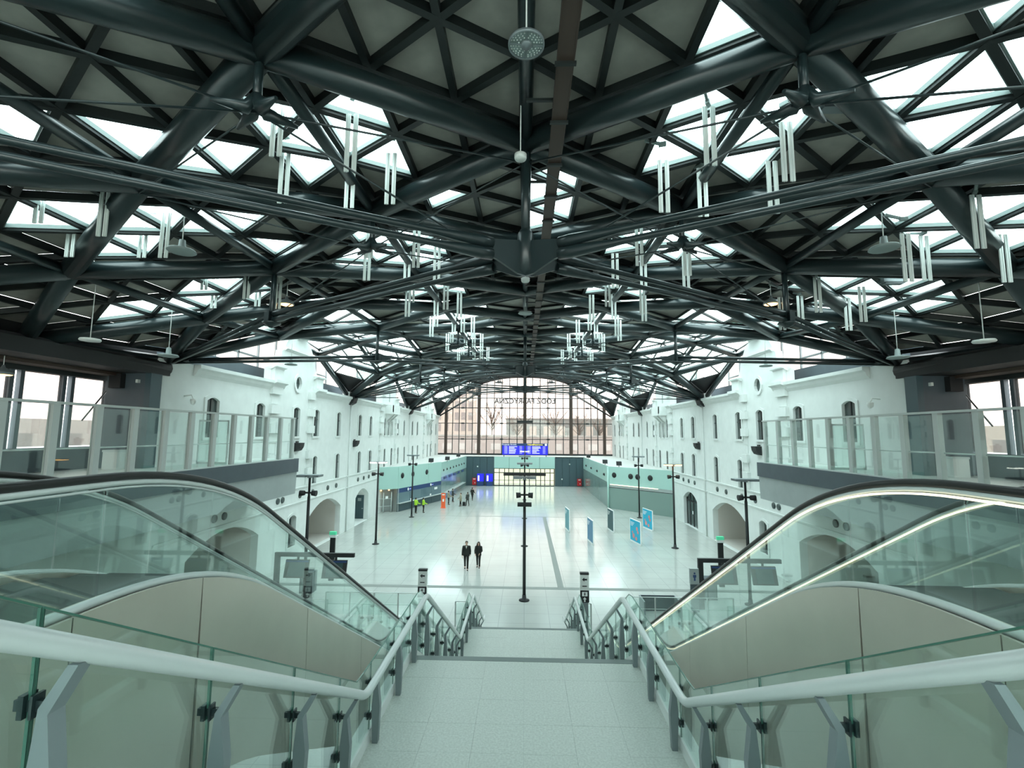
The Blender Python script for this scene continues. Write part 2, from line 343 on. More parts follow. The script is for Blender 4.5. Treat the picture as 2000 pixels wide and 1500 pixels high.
# tie trusses: hub, paired rods, struts, thin cables
for b in range(-1, 3 + 1):
    Yc = 9.4+22*b if b >= 0 else -12.6
    if b < 0: continue
    zh = zr(Yc)-2.5
    t = thing('tie_rod_truss', ['steel star hub hung under the ridge nearest the stairs with paired rods to the walls',
        'second rod hub along the roof, behind the big star hub', 'third rod hub along the roof, above the poster stands',
        'fourth rod hub along the roof, nearest the arched end window'][b], 'roof truss', (0, Yc, zh), 0, 'rod hubs under the vault')
    L = lambda v: Vector(v)-Vector((0, Yc, zh))
    g = MB()
    g.lathe([(0.03, -0.42), (0.16, -0.36), (0.17, 0.45), (0.12, 0.55)], n=14)
    obj('hub', g, 'steel', t)
    obj('hanger_pole', MB().tube((0, 0, 0.3), L((0, Yc, zr(Yc))), 0.10, 10), 'steel', t)
    jc = 8*b
    for sx in (-1, 1):
        for sy in (-1, 1):
            br = Vector((15.9*sx, Yc+11*sy, 11.95)); tt = 0.5
            es = Vector((8.4*sx, Yc+5.5*sy, (zh+0.08 if sy > 0 else zh-0.34) if b == 0 else zh-0.1)); d = L(es).normalized()
            side = d.cross(Vector((0, 0, 1))).normalized()*0.03
            pl = [Vector((0, 0, -0.44)), d*0.2+Vector((0, 0, -0.42)), d*0.7+Vector((0, 0, -0.2)), d*0.95+Vector((0, 0, -0.15)), d*0.95+Vector((0, 0, 0.17)), d*0.65+Vector((0, 0, 0.22)), Vector((0, 0, 0.32))]
            obj('hub_plate', MB().prism([p-side for p in pl], side*2), 'steel', t)
            for dz in (-0.13, 0.13):
                o = Vector((0, 0, dz)); p0 = d*0.80+o*0.9
                e = L(es)+o*0.8
                rr = 0.062
                q = MB().sweep([p0, p0+d*0.25, p0+d*0.8, p0+d*1.3, e-d*1.2, e-d*0.75, e-d*0.2, e], [0.115, 0.125, 0.10, rr, rr, rr*1.7, rr*1.6, rr], 10)
                q.sweep([e, L(br)+o*0.5], [rr*1.2, rr*1.1], 10)
                obj('tie_rod', q, 'steel', t)
            N = node(2*sx, jc+2*sy)
            obj('strut', MB().tube(L(N), L(es)-Vector((0, 0, 0.35)), 0.085, 10), 'steel', t)
            k = MB(); k.cbox(L(es), (0.5, 0.07, 0.34)); k.cbox(L(es), (0.07, 0.5, 0.34)); k.lathe([(0.05, -0.3), (0.28, -0.17), (0.28, -0.13), (0.05, -0.1)], L(es)+Vector((0, 0, -.05)), 10)
            if b >= 1: k.prism([L(es)+Vector(p) for p in ((-0.9, 0, 0), (0, 0, 0.33), (0.9, 0, 0), (0, 0, -0.33))], (0, 0.06, 0))
            obj('clevis', k, 'steel', t)
            # star casting hung under the (1,1) node, with thin cables
            A = node(sx, jc+sy); st = A-Vector((0, 0, 1.05))
            k = MB().tube(L(A), L(st), 0.07, 8)
            for a4 in (-1, 1):
                for b4 in (-1, 1):
                    k.sweep([L(st)+Vector((0, 0, 0.25)), L(st)+Vector((0.12*a4, 0.08*b4, 0.02)), L(st)+Vector((0.5*a4, 0.34*b4, -0.03))], [0.09, 0.11, 0.03], 8)
            obj('star_casting', k, 'steel', t)
            ends = [d*1.2, L(es), L((0, Yc, zr(Yc)-0.45)), L((8.4*sx, Yc, znode(2*sx, jc)-0.25)), L((8.4*sx, Yc+5.5*sy, znode(2*sx, jc+2*sy)-0.25))]
            for e in ends:
                obj('cable', MB().tube(L(st), e, 0.018, 6), 'steel', t)
# long cable straight across the hall at the first wall bracket line
for Yb in (20.6, 42.4):
    t = thing('cross_tie', 'thin dark tie rod straight across the hall above the %s' % ('glass fences' if Yb < 30 else 'first lit lamp posts'), 'tie rod', (0, Yb, 12.0))
    obj('rod', MB().tube((-15.9, 0, 0), (15.9, 0, 0), 0.035, 8), 'steel', t)
    for s in (-1, 1): obj('end_fork', MB().tube((15.3*s, 0, 0), (15.95*s, 0, 0), 0.07, 8), 'steel', t)

# hanging louvre strips at the skylights
vents = [(4.2*s, 9.4+5.5*k) for k in range(0, 6) for s in (-1, 1)] + [(10.4*s, 10.8+5.5*k) for k in range(0, 2) for s in (-1, 1)]
stripm = MB(); stripm.box((-0.04, -0.015, -1.2), (0.0, 0.015, 0)); stripm.box((0.0, -0.03, -1.2), (0.014, 0.03, 0)); stripm.box((0.014, -0.015, -1.2), (0.05, 0.015, 0))
stripme = stripm.mesh('strip'); stripme.materials.append(M['alu'])
brk = MB(); brk.bar((0, 0, 0.05), (0.35, 0, 0.2), 0.05, 0.06); brk.cbox((0, 0, 0.02), (0.16, 0.08, 0.08))
brkme = brk.mesh('bracket'); brkme.materials.append(M['frame_lt'])
for vx, vy in vents:
    s = 1 if vx > 0 else -1; k = int(round((vy-9.4)//5.5)); inner = abs(vx) < 6
    t0 = abs(vx)/16.8; jj = (vy-9.4)/2.75
    zz = fine(int(round(vx/1.4)) if (int(round(vx/1.4))+int(round((vy-9.4)/0.91667))) % 2 == 0 else int(round(vx/1.4))+1, int(round((vy-9.4)/0.91667)), 0.42).z
    k = int((vy-9)//5.5)
    t = thing('skylight_louvre', 'bunch of white hanging strips under the %s skylight %s, %s from the stairs' % (SIDE[s], 'beside the ridge' if inner else 'near the wall', ORD[k]), 'louvre', (vx, vy, zz), 0, 'hanging white skylight strips')
    for q in range(5):
        an = radians(72*q+20); px, py = 1.25*cos(an), 1.15*sin(an)
        for w in (-0.075, 0.075):
            o = obj('strip', stripme, None, t, (px+w, py, 0.05 if (q % 2) else -0.25)); o.rotation_euler = (0, 0, an*0)
        obj('bracket', brkme, None, t, (px, py, 0.1)).rotation_euler = (0, 0, an)
    for ro, lab in ((0.6, 'actuator_box'),):
        obj(lab, MB().cbox((1.5*s, -1.3, -0.15), (0.75, 0.28, 0.22)).cbox((1.5*s, -1.3, -0.28), (0.6, 0.2, 0.05)), 'post', t)

# cable tray beside the ridge
t = thing('cable_tray', 'long brown-grey ladder cable tray hung beside the ridge tube', 'cable tray', (0.62, 0, 0))
q = MB()
ys = [2+2.0*k for k in range(40)]
for y0, y1 in zip(ys, ys[1:]):
    for dx in (-0.13, 0.13): q.bar((dx-0.004*0, y0, zr(y0)-0.28), (dx, y1, zr(y1)-0.28), 0.02, 0.09)
    q.bar((0, y0, zr(y0)-0.34), (0, y1, zr(y1)-0.34), 0.24, 0.015)
obj('tray', q, 'brown', t)
strp = MB().box((-0.17, -0.03, -0.05), (0.17, 0.03, 0)).mesh('strap'); strp.materials.append(M['tbar'])
for k in range(50): obj('strap', strp, None, t, (0, 4+1.4*k, zr(4+1.4*k)-0.36))
hg = MB().bar((-0.62, 0, 0), (-0.1, 0, 0), 0.05, 0.05).mesh('hanger'); hg.materials.append(M['tbar'])
for k in range(25): obj('hanger', hg, None, t, (0, 5+2.75*k, zr(5+2.75*k)-0.25))
tag(obj('ribbon', MB().sweep([(0.4, 15.0, 14.75), (0.43, 15.0, 14.6), (0.4, 15.02, 14.5), (0.47, 15.0, 14.35)], [0.05, 0.06, 0.04, 0.03], 6), 'pink'), 'pink ribbon tied beside the cable tray above the star hub', 'ribbon')

# ------------------------------------------------------------------ side walls
def arc_hole(y0, y1, z0, z1, rise, n=6):
    pts = [(y0, z0), (y0, z1-rise)]
    for k in range(1, n):
        u = k/n; pts.append((y0+(y1-y0)*u, z1-rise+rise*4*u*(1-u)))
    pts += [(y1, z1-rise), (y1, z0)]; return pts
UP = [(22.95, 23.9), (27.3, 28.2), (31.8, 32.7), (34.95, 35.85), (39.3, 40.1), (44.5, 45.3), (47.7, 48.45), (52.9, 53.5), (54.3, 54.9), (55.7, 56.3), (58.4, 59.1), (61.4, 62.1), (65.9, 66.7), (69.0, 69.8), (73.8, 74.5), (76.5, 77.2), (79.1, 79.8), (83.4, 84.3)]
LO = [(35.1, 35.8), (39.4, 40.2), (44.6, 45.4), (47.8, 48.6), (53.05, 53.7), (55.8, 56.5), (58.7, 59.35), (61.8, 62.5), (66.3, 67.1), (69.4, 70.2), (73.8, 74.5), (76.5, 77.2), (79.1, 79.8), (83.4, 84.2)]
gab = lambda c: [(c+3.6, 12.0), (c+3.6, 12.9), (c+3.1, 13.0), (c+2.75, 13.25), (c+2.5, 13.7), (c+2.4, 14.15), (c+2.05, 14.3), (c+2.0, 14.6), (c+1.5, 15.25), (c+0.6, 15.5), (c-0.6, 15.5), (c-1.5, 15.25), (c-2.0, 14.6), (c-2.05, 14.3), (c-2.4, 14.15), (c-2.5, 13.7), (c-2.75, 13.25), (c-3.1, 13.0), (c-3.6, 12.9), (c-3.6, 12.0)]
GC = [32.3, 54.6, 76.9]
def wall(s):
    nm = 'wall_'+SIDE[s]; X = 16.0*s
    outl = [(0, 0), (86.4, 0), (86.4, 12.0)]
    for c in reversed(GC): outl += gab(c)
    outl += [(19.75, 12.0), (19.75, 6.6), (0, 6.6)]
    holes = []
    for y0, y1 in UP: holes.append(arc_hole(y0, y1, 8.5, 10.52, 0.16 if y0 < 50 else 0.3))
    for y0, y1 in LO: holes.append(arc_hole(y0, y1, 4.95, 7.0, 0.15))
    oc = [(32.25+0.42*cos(2*pi*q/14), 12.2+0.48*sin(2*pi*q/14)) for q in range(14)]; holes.append(oc)
    for c in GC[1:]: holes.append(arc_hole(c-0.2, c+0.2, 12.4, 13.6, 0.2))
    NW = len(holes)
    big = [arc_hole(35.0, 41.0, 0, 3.45, 0.95, 10), arc_hole(44.6, 48.3, 0, 3.3, 0.7, 8), arc_hole(22.3, 28.4, 0, 3.6, 0.95, 10), arc_hole(31.95, 32.95, 1.0, 3.1, 0.2), arc_hole(9.0, 17.5, 0, 3.4, 0.3, 6)]
    # openings that reach the floor are cut with a sill 1 mm above it
    holes += [[(y, max(z, 0.004)) for y, z in h] for h in big]
    loops = [[Vector((y, z, 0)) for y, z in outl]] + [[Vector((y, z, 0)) for y, z in h] for h in holes]
    flat = [p for l in loops for p in l]; g = MB()
    tris = tessellate_polygon(loops)
    g.add([(X, p.x, p.y) for p in flat], [tuple(t) for t in tris])
    dep = lambda k: 0.38*s
    o = 0
    for li, l in enumerate(loops):
        n = len(l); d = (0.16 if 0 < li <= NW else 0.45)*s
        g.add([(X, p.x, p.y) for p in l] + [(X+d, p.x, p.y) for p in l], [(q, (q+1) % n, n+(q+1) % n, n+q) for q in range(n)])
    w = struct(nm, g, 'plaster')
    # window frames and panes (recessed)
    def fill(y0, y1, z0, z1, rise, dp=0.0):
        h = arc_hole(y0-0.02, y1+0.02, z0-0.02, z1+0.02, rise); xa = X+(0.065+dp)*s
        f = obj('window', MB().box((min(xa, xa+0.05*s), (y0+y1)/2-0.03, z0), (max(xa, xa+0.05*s), (y0+y1)/2+0.03, z1)).box((min(xa, xa+0.05*s), y0, z0+(z1-z0)*0.62), (max(xa, xa+0.05*s), y1, z0+(z1-z0)*0.62+0.06)), 'tbar', w)
        obj('pane', MB().prism([(X+(0.10+dp)*s, y, z) for y, z in h], (0.04*s, 0, 0)), 'dpane', f)
        sl = MB().box((min(X-0.08*s, X+0.3*s), y0-0.16, z0-0.14), (max(X-0.08*s, X+0.3*s), y1+0.16, z0-0.0)); obj('sill', sl, 'plaster', f)
        # raised surround
        if y0 < 50:
            iz = arc_hole(y0, y1, z0, z1, rise); oz = arc_hole(y0-0.17, y1+0.17, z0, z1+0.17, rise+0.02); su = MB()
            for q in range(len(iz)-1):
                su.prism([(X, *iz[q]), (X, *iz[q+1]), (X, *oz[q+1]), (X, *oz[q])], (-0.06*s, 0, 0))
            obj('surround', su, 'plaster', f)
    for y0, y1 in UP: fill(y0, y1, 8.5, 10.52, 0.16 if y0 < 50 else 0.3)
    for y0, y1 in LO: fill(y0, y1, 4.95, 7.0, 0.15)
    fill(31.95, 32.95, 1.0, 3.1, 0.2, 0.2)
    obj('oculus', MB().prism([(X+0.11*s, y, z) for y, z in oc], (0.04*s, 0, 0)), 'dpane', w)
    ring = MB()
    for q in range(14):
        a0, a1 = 2*pi*q/14, 2*pi*(q+1)/14
        ring.prism([(X, 32.25+r*cos(a)*0.88, 12.2+r*sin(a)) for r, a in ((0.48, a0), (0.48, a1), (0.68, a1), (0.68, a0))], (-0.09*s, 0, 0))
    obj('oculus_ring', ring, 'plaster', w)
    for c in GC[1:]: obj('slit_pane', MB().box((min(X+.11*s, X+.15*s), c-0.22, 12.4), (max(X+.11*s, X+.15*s), c+0.22, 13.6)), 'dpane', w)
    # cornices and string courses
    def course(y0, y1, z0, z1, d, nmm='cornice'):
        zs = z1-z0; P = [(0, z0), (-d*0.45*s, z0+zs*0.3), (-d*0.6*s, z0+zs*0.55), (-d*s, z0+zs*0.7), (-d*s, z1), (0.25*s, z1)]
        obj(nmm, MB().prism([(X+a, y0, z) for a, z in P], (0, y1-y0, 0)), 'plaster', w)
    for y0, y1 in ((21.9, 28.7), (35.9, 41.9), (42.9, 51.0), (58.2, 63.9), (64.9, 73.3), (80.5, 86.3)): course(y0, y1, 11.45, 12.02, 0.34)
    for y0, y1 in ((20.2, 41.7), (41.9, 51.4)): course(y0, y1, 4.72, 4.92, 0.10, 'string_course'); course(y0, y1, 3.72, 3.9, 0.08, 'string_course')
    for c in GC:
        for e in (-3.0, 3.0): course(c+e-0.75, c+e+0.75, 11.45, 12.1, 0.5, 'pilaster_cap'); course(c+e-0.7, c+e+0.7, 12.75, 13.0, 0.4, 'pilaster_cap')
        course(c-2.1, c+2.1, 14.2, 14.4, 0.2, 'gable_moulding'); course(c-1.0, c+1.0, 15.42, 15.66, 0.3, 'gable_moulding')
        obj('pilaster', MB().box((min(X, X-0.22*s), c-3.55, 11.9), (max(X, X-0.22*s), c-2.45, 12.85)), 'plaster', w)
        obj('pilaster', MB().box((min(X, X-0.22*s), c+2.45, 11.9), (max(X, X-0.22*s), c+3.55, 12.85)), 'plaster', w)
        zs = 5.0
        while zs < 11.3:
            for e in (-3.2, 1.85 if c < 40 else 2.75):
                k = int((zs-5)/0.62) % 2
                wd_ = (0.62 if k else 0.42) if e < 0 else (0.42 if k else 0.28)
                obj('quoin', MB().box((min(X, X-(0.22 if k else 0.05)*s), c+e-wd_+0.2, zs), (max(X, X-(0.22 if k else 0.05)*s), c+e+wd_+0.2, zs+0.56)), 'plaster', w)
            zs += 0.62
    for c in GC[1:]:      # small oriel balconies
        q = MB().box((min(X, X-0.95*s), c-1.5, 10.95), (max(X, X-0.95*s), c+1.5, 11.15)).box((min(X-.85*s, X-0.95*s), c-1.5, 11.15), (max(X-.85*s, X-0.95*s), c+1.5, 11.95)).box((min(X, X-0.95*s), c-1.5, 11.15), (max(X, X-0.95*s), c-1.4, 11.95)).box((min(X, X-0.95*s), c+1.4, 11.15), (max(X, X-0.95*s), c+1.5, 11.95))
        for e in (-1.1, 0, 1.1): q.prism([(X, c+e-0.15, 10.95), (X-0.8*s, c+e-0.15, 10.95), (X, c+e-0.15, 10.1)], (0, 0.3, 0))
        obj('oriel_balcony', q, 'plaster', w)
        for e in (-0.75, 0.75): obj('colonnette', MB().tube((X-0.1*s, c+e, 8.5), (X-0.1*s, c+e, 10.3), 0.07, 8), 'plaster', w)
    for y in (42.35, 64.4):
        obj('downpipe', MB().tube((X-0.06*s, y, 0), (X-0.06*s, y, 11.4), 0.06, 8), 'plaster', w)
    for y in (42.4, 64.4):    # cast shoes that carry the roof tubes
        obj('roof_shoe', MB().prism([(X, y-0.5, 11.3), (X-0.35*s, y-0.45, 11.5), (X-0.5*s, y-0.3, 12.2), (X, y-0.3, 12.4)], (0, 0.9, 0)), 'black', w)
        obj('shoe_pier', MB().box((min(X-.05*s, X+0.6*s), y-0.55, 11.4), (max(X-.05*s, X+0.6*s), y+0.75, 12.5)), 'plaster', w)
    # rooms behind the floor openings
    for y0, y1, zt, mm, dd in ((34.7, 41.3, 3.7, 'passage', 5), (44.3, 48.6, 3.5, 'plaster', 2.2), (22.0, 28.7, 3.8, 'passage', 5), (8.7, 17.8, 3.6, 'brown', 5)):
        a, b_ = X+0.44*s, X+dd*s; q = MB()
        q.add([(a, y0, 0.012), (b_, y0, 0.012), (b_, y1, 0.012), (a, y1, 0.012), (a, y0, zt), (b_, y0, zt), (b_, y1, zt), (a, y1, zt)], [(0, 1, 5, 4), (1, 2, 6, 5), (2, 3, 7, 6), (4, 5, 6, 7), (0, 3, 2, 1)])
        obj('passage', q, mm, w)
    # wall above and behind stays closed: back skin
    obj('back_skin', MB().box((min(X+.46*s, X+.6*s), 19.76, 3.9), (max(X+.46*s, X+.6*s), 86.4, 11.9)), 'plaster', w)
    # round air nozzles along the string course
    for y in (24.2, 25.0, 30.4, 31.0, 33.4, 35.4, 38.1, 39.8, 45.0, 46.6, 48.1):
        q = MB().lathe([(0.02, 0.0), (0.13, 0.02), (0.2, 0.0), (0.21, -0.06), (0.2, -0.1)], n=14)
        o = obj('air_nozzle', q, 'dpane', w, (X-0.06*s, y, 4.32)); o.rotation_euler = (0, -pi/2*s, 0)
    return w
WL = {s: wall(s) for s in (-1, 1)}
wr = struct('wall_rear', MB().box((-19, -13.4, 0), (19, -13, 7.3)).box((-19, -13.4, 15.3), (19, -13, 15.8)), 'soffit')  # unseen rear wall, its glazing added to brighten the landing
for k in range(17): obj('mullion', MB().box((-18.3+2.28*k-0.06, -13.3, 7.3), (-18.3+2.28*k+0.06, -13.1, 15.3)), 'post', wr)
for z in (10.3, 12.8): obj('transom', MB().box((-18.5, -13.3, z-0.05), (18.5, -13.1, z+0.05)), 'post', wr)
for k in range(16): obj('pane', MB().box((-18.3+2.28*k+0.06, -13.21, 7.3), (-18.3+2.28*(k+1)-0.06, -13.19, 15.3)), 'skyglass', wr)

# lunette glazing above the wall tops, bay by bay
wn = 2
for s in (-1, 1):
    for b in range(1, 4):
        y0 = 20.4+22*(b-1); wn += 1
        w = struct('window_%d' % wn)
        fr = MB(); X = 17.3*s
        top = lambda y: 12+(zr(y)-12)*(1-(1-min(y-y0, y0+22-y)/11)**2.5)+0.35
        yy = [y0+0.6+k*2.08 for k in range(11)]
        for y in yy: fr.bar((X, y, 12.0), (X, y, max(top(y), 12.3)), 0.10, 0.10)
        for z in (12.05, 13.6):
            a = [y for y in yy if top(y) > z]
            fr.box((X-0.05, a[0], z-0.05), (X+0.05, a[-1], z+0.05))
        obj('frame', fr, 'post', w)
        obj('upstand', MB().box((X-0.12, y0, 11.6), (X+0.12, y0+22, 12.95)), 'slate', w)
        for k in range(10):
            a, c = yy[k], yy[k+1]
            obj('pane', MB().prism([(X, a+0.05, 12.9), (X, c-0.05, 12.9), (X, c-0.05, max(top(c), 12.95)), (X, a+0.05, max(top(a), 12.95))], (0.015, 0, 0)), 'endglass', w)

# ------------------------------------------------------------------ arched end window
YE = 86.4
w1 = struct('window_1')
prof = lambda x: zprof(min(abs(x)/16.5, 1), YE)-0.15
fr = MB(); n = 40
xs = [-16.3+32.6*k/n for k in range(n+1)]
for k in range(n):
    a, c = xs[k], xs[k+1]
    fr.prism([(a, YE, prof(a)-0.25), (c, YE, prof(c)-0.25), (c, YE, prof(c)+1.0), (a, YE, prof(a)+1.0)], (0, 0.5, 0))
obj('arch_frame', fr, 'tbar', w1)
obj('bottom_rail', MB().box((-16.4, YE-0.1, 4.7), (16.4, YE+0.3, 5.15)), 'tbar', w1)
for x in (-16.25, -14.6, -8.5, 0, 8.5, 14.6, 16.25):
    wdt = 0.3 if abs(x) > 16 else 0.6 if abs(x) < 9 else 0.5
    obj('column', MB().box((x-wdt/2, YE-0.25, 4.8), (x+wdt/2, YE+0.25, prof(x))), 'brown', w1)
q = MB().box((-1.45, YE-0.35, 10.75), (1.45, YE-0.05, 11.2))
for s in (-1, 1): q.bar((0.3*s, YE-0.2, 11.0), (1.4*s, YE-0.2, 12.1), 0.08, 0.08)
obj('crossarm', q, 'tbar', w1)
mx = [-16.2, -14.6] + [-14.6+6.1*k/5 for k in range(1, 5)] + [-8.5+8.5*k/6 for k in range(0, 6)]
mx = sorted(set([round(v, 3) for v in mx] + [-round(v, 3) for v in mx] + [0.0]))
rows = [5.15, 7.75, 10.65, 13.5, 16.45, 20]
for x in mx: 
    if abs(x) not in (16.2, 14.6, 8.5, 0): obj('mullion', MB().box((x-0.065, YE-0.1, 5.1), (x+0.065, YE+0.1, prof(x))), 'tbar', w1)
for z in rows[1:-1]:
    xe = max(abs(x) for x in xs if prof(x) > z)
    obj('transom', MB().box((-xe, YE-0.1, z-0.06), (xe, YE+0.1, z+0.06)), 'tbar', w1)
    for x in (-11.5, -4.3, 4.3, 11.5):
        if abs(x) < xe: obj('spider_plate', MB().box((x-0.3, YE-0.12, z-0.13), (x+0.3, YE-0.05, z+0.13)), 'tbar', w1)
for a, c in zip(mx, mx[1:]):
    for z0, z1 in zip(rows, rows[1:]):
        ta, tc_ = min(z1, prof(a)), min(z1, prof(c))
        if max(ta, tc_) <= z0+0.05: continue
        obj('pane', MB().prism([(a, YE, z0), (c, YE, z0), (c, YE, max(tc_, z0+0.01)), (a, YE, max(ta, z0+0.01))], (0, 0.02, 0)), 'endglass', w1)
lt = obj('lettering', text_mesh('ŁÓDŹ FABRYCZNA', 1.3, 0.02, bold=0.03), 'letter', w1, (0, YE-0.15, 14.75))
lt.rotation_euler = (pi/2, 0, pi); lt.scale = (1.0, 1, 1)
bpy.context.view_layer.update()
wl_ = max(v.co.x for v in lt.data.vertices)-min(v.co.x for v in lt.data.vertices)
lt.scale = (11.4/wl_, 1, 1)

# ------------------------------------------------------------------ upper gallery, bridge, piers
UZ = 7.25
q = MB()
for s in (-1, 1): q.box((min(13.3*s, 19*s), -13, 6.9), (max(13.3*s, 19*s), 27.2, UZ))
q.box((-13.3, -13, 6.6), (13.3, 1.55, UZ))
up = struct('floor_upper', q, 'granite')
for s in (-1, 1):
    a = lambda x0, x1: (min(x0*s, x1*s), max(x0*s, x1*s))
    x0, x1 = a(13.22, 13.5); obj('fascia', MB().box((x0, 1.3, 6.5), (x1, 27.25, UZ+0.02)), 'slate', up)
    q = MB().prism([(13.3*s, 1.3, 6.5), (13.34*s, 1.3, 5.25), (16*s, 1.3, 4.6), (16*s, 1.3, 6.9)], (0, 25.95, 0)); obj('soffit', q, 'soffit', up)
    x0, x1 = a(16.0, 18.2)
    pr = struct('pillar_'+SIDE[s], MB().box((a(16.0, 17.8)[0], 19.25, UZ), (a(16.0, 17.8)[1], 19.74, 11.3)), 'slate')
    obj('corner_casing', MB().box((a(15.85, 16.1)[0], 19.2, UZ), (a(15.85, 16.1)[1], 19.8, 11.25)), 'navy', pr)
    obj('downlight', MB().cbox((16.4*s, 19.2, 10.9), (0.1, 0.16, 0.14)), 'whiteplastic', pr)
    obj('cable_duct', MB().box((a(17.0, 17.5)[0], 19.0, 10.6), (a(17.0, 17.5)[1], 19.26, 11.2)), 'black', pr)
    # glazed side wall of the gallery
    w = struct('window_%d' % (9 if s < 0 else 10)); X = 18.2*s; fr = MB()
    ys = [20.0-1.9*k for k in range(15)]
    for y in ys:
        for d in (0, 0.34): obj('mullion', MB().box((X-0.09, y-d-0.07, UZ), (X+0.09, y-d+0.07, 11.2)), 'slate', w)
    for y0, y1 in zip(ys[1:], ys): obj('pane', MB().box((X-0.01, y0+0.07, UZ+0.95), (X+0.01, y1-0.41, 11.15)), 'endglass', w)
    obj('sill_wall', MB().box((X-0.15, -9, UZ), (X+0.15, 20, UZ+0.9)), 'slate', w)
    obj('head_rail', MB().box((X-0.2, -13, 10.95), (X+0.2, 20, 11.3)), 'tbar', w)
    obj('brace', MB().tube((17.9*s, 19.6, 10.8), (17.9*s, 18.4, 9.2), 0.03, 6), 'steel', w)
    # glass fence on the gallery edge
    X = 13.38*s
    t = thing('glass_fence', 'tall glass fence with grey posts along the %s gallery edge' % SIDE[s], 'fence', (X, 0, UZ))
    ys = [26.55-1.37*k for k in range(18)]
    for k, y in enumerate(ys):
        obj('post', MB().box((-0.03, y-0.10, 0), (0.13*s*0+0.13, y+0.10, 2.32)), 'fpost', t)
        if k:
            g = obj('glass_panel', MB().box((-0.015-0.03*s, y+0.11, 0.06), (0.0-0.03*s, y+1.27, 2.25)), 'clear', t)
            obj('mid_rail', MB().tube((0.1*s, y, 1.02), (0.1*s, y+1.37, 1.02), 0.025, 8), 'trim', t)
    obj('top_rail', MB().box((-0.06, ys[-1], 2.3), (0.14, 26.7, 2.37)), 'fpost', t)
    obj('bottom_rail', MB().box((-0.06, ys[-1], 0), (0.14, 26.7, 0.07)), 'trim', t)
    # small glass screen by the wall and a white box
    t = thing('glass_screen', 'glass draught screen on the %s gallery in front of the arched window' % SIDE[s], 'screen', (15.0*s, 22.2, UZ))
    obj('frame', MB().box((-0.7, -0.03, 2.02), (0.7, 0.03, 2.1)).box((-0.74, -0.03, 0), (-0.68, 0.03, 2.1)).box((0.68, -0.03, 0), (0.74, 0.03, 2.1)).box((-0.7, -0.03, 0), (0.7, 0.03, 0.1)).box((-0.7, -0.03, 0.95), (0.7, 0.03, 1.0)), 'trim', t)
    obj('pane', MB().box((-0.68, -0.01, 0.1), (0.68, 0.01, 2.02)), 'glass', t)
    t = thing('litter_bin', 'white square bin at the foot of the %s dark pillar' % SIDE[s], 'bin', (16.6*s, 18.7, UZ))
    obj('body', MB().box((-0.3, -0.3, 0), (0.3, 0.3, 0.7)), 'whiteplastic', t); obj('lid', MB().box((-0.32, -0.32, 0.7), (0.32, 0.32, 0.78)), 'trim', t)

# ------------------------------------------------------------------ staircase
Z1, Z2, SL = 5.08, 2.3, 0.577
YA, YB0, YB1, YC1 = 1.55, 5.31, 8.2, 13.0
YC2, YD = 16.45, 20.4
st = thing('staircase', 'broad pale granite staircase in three flights down the middle to the hall', 'stairs', kind='structure')
HW = 1.86
def flight(ya, za, yb, zb):
    n = int(round((za-zb)/0.155))
    for k in range(n-1):
        z = za-(za-zb)*(k+1)/n; y0 = ya+(yb-ya)*k/(n-1); y1 = ya+(yb-ya)*(k+1)/(n-1)
        obj('step', MB().box((-HW, y0, z-0.16), (HW, y1+0.03, z)), 'granite', st)
    for s in (-1, 1):
        P = [(HW*s, ya, za+0.14), (HW*s, yb, zb+0.14), (HW*s, yb, zb-0.45), (HW*s, ya, za-0.45)]
        obj('stringer', MB().prism(P, (0.16*s, 0, 0)), 'plaster', st)
    obj('flight_soffit', MB().prism([(-HW, ya, za-0.25), (-HW, yb, zb-0.25), (-HW, yb, zb-0.5), (-HW, ya, za-0.5)], (2*HW, 0, 0)), 'soffit', st)
flight(YA, UZ, YB0, Z1); flight(YB1, Z1, YC1, Z2); flight(YC2, Z2, YD, 0)
for y0, y1, z in ((YB0, YB1, Z1), (YC1, YC2, Z2)):
    obj('landing', MB().box((-HW, y0, z-0.45), (HW, y1, z-0.03)), 'soffit', st)
    nx = 6; ny = 5
    for a in range(nx):
        for b in range(ny):
            xa, xb = -HW+2*HW*a/nx, -HW+2*HW*(a+1)/nx; ya, yb = y0+(y1-0.12-y0)*b/ny, y0+(y1-0.12-y0)*(b+1)/ny
            obj('landing_tile', MB().box((xa+0.001, ya+0.001, z-0.03), (xb-0.001, yb-0.001, z+random.uniform(-0.0006, 0.0006))), 'granite', st)
    obj('edge_strip', MB().box((-HW, y1-0.12, z-0.03), (HW, y1+0.02, z+0.004)), 'granited', st)
    for s in (-1, 1): obj('kerb', MB().box((min(HW*s, HW*s+0.16*s), y0, z-0.45), (max(HW*s, HW*s+0.16*s), y1, z+0.14)), 'plaster', st)
def stz(y):      # walking line height along the stairs
    return lerp(y, [-3, YA, YB0, YB1, YC1, YC2, YD, 30], [UZ, UZ, Z1, Z1, Z2, Z2, 0, 0])
RAILP = [(-1.5, 8.27), (1.31, 8.27), (5.3, 5.98), (8.45, 5.98), (13.05, 3.36), (16.35, 3.36), (20.5, 0.98), (21.0, 0.98)]
def rlz(y): return lerp(y, [p[0] for p in RAILP], [p[1] for p in RAILP])
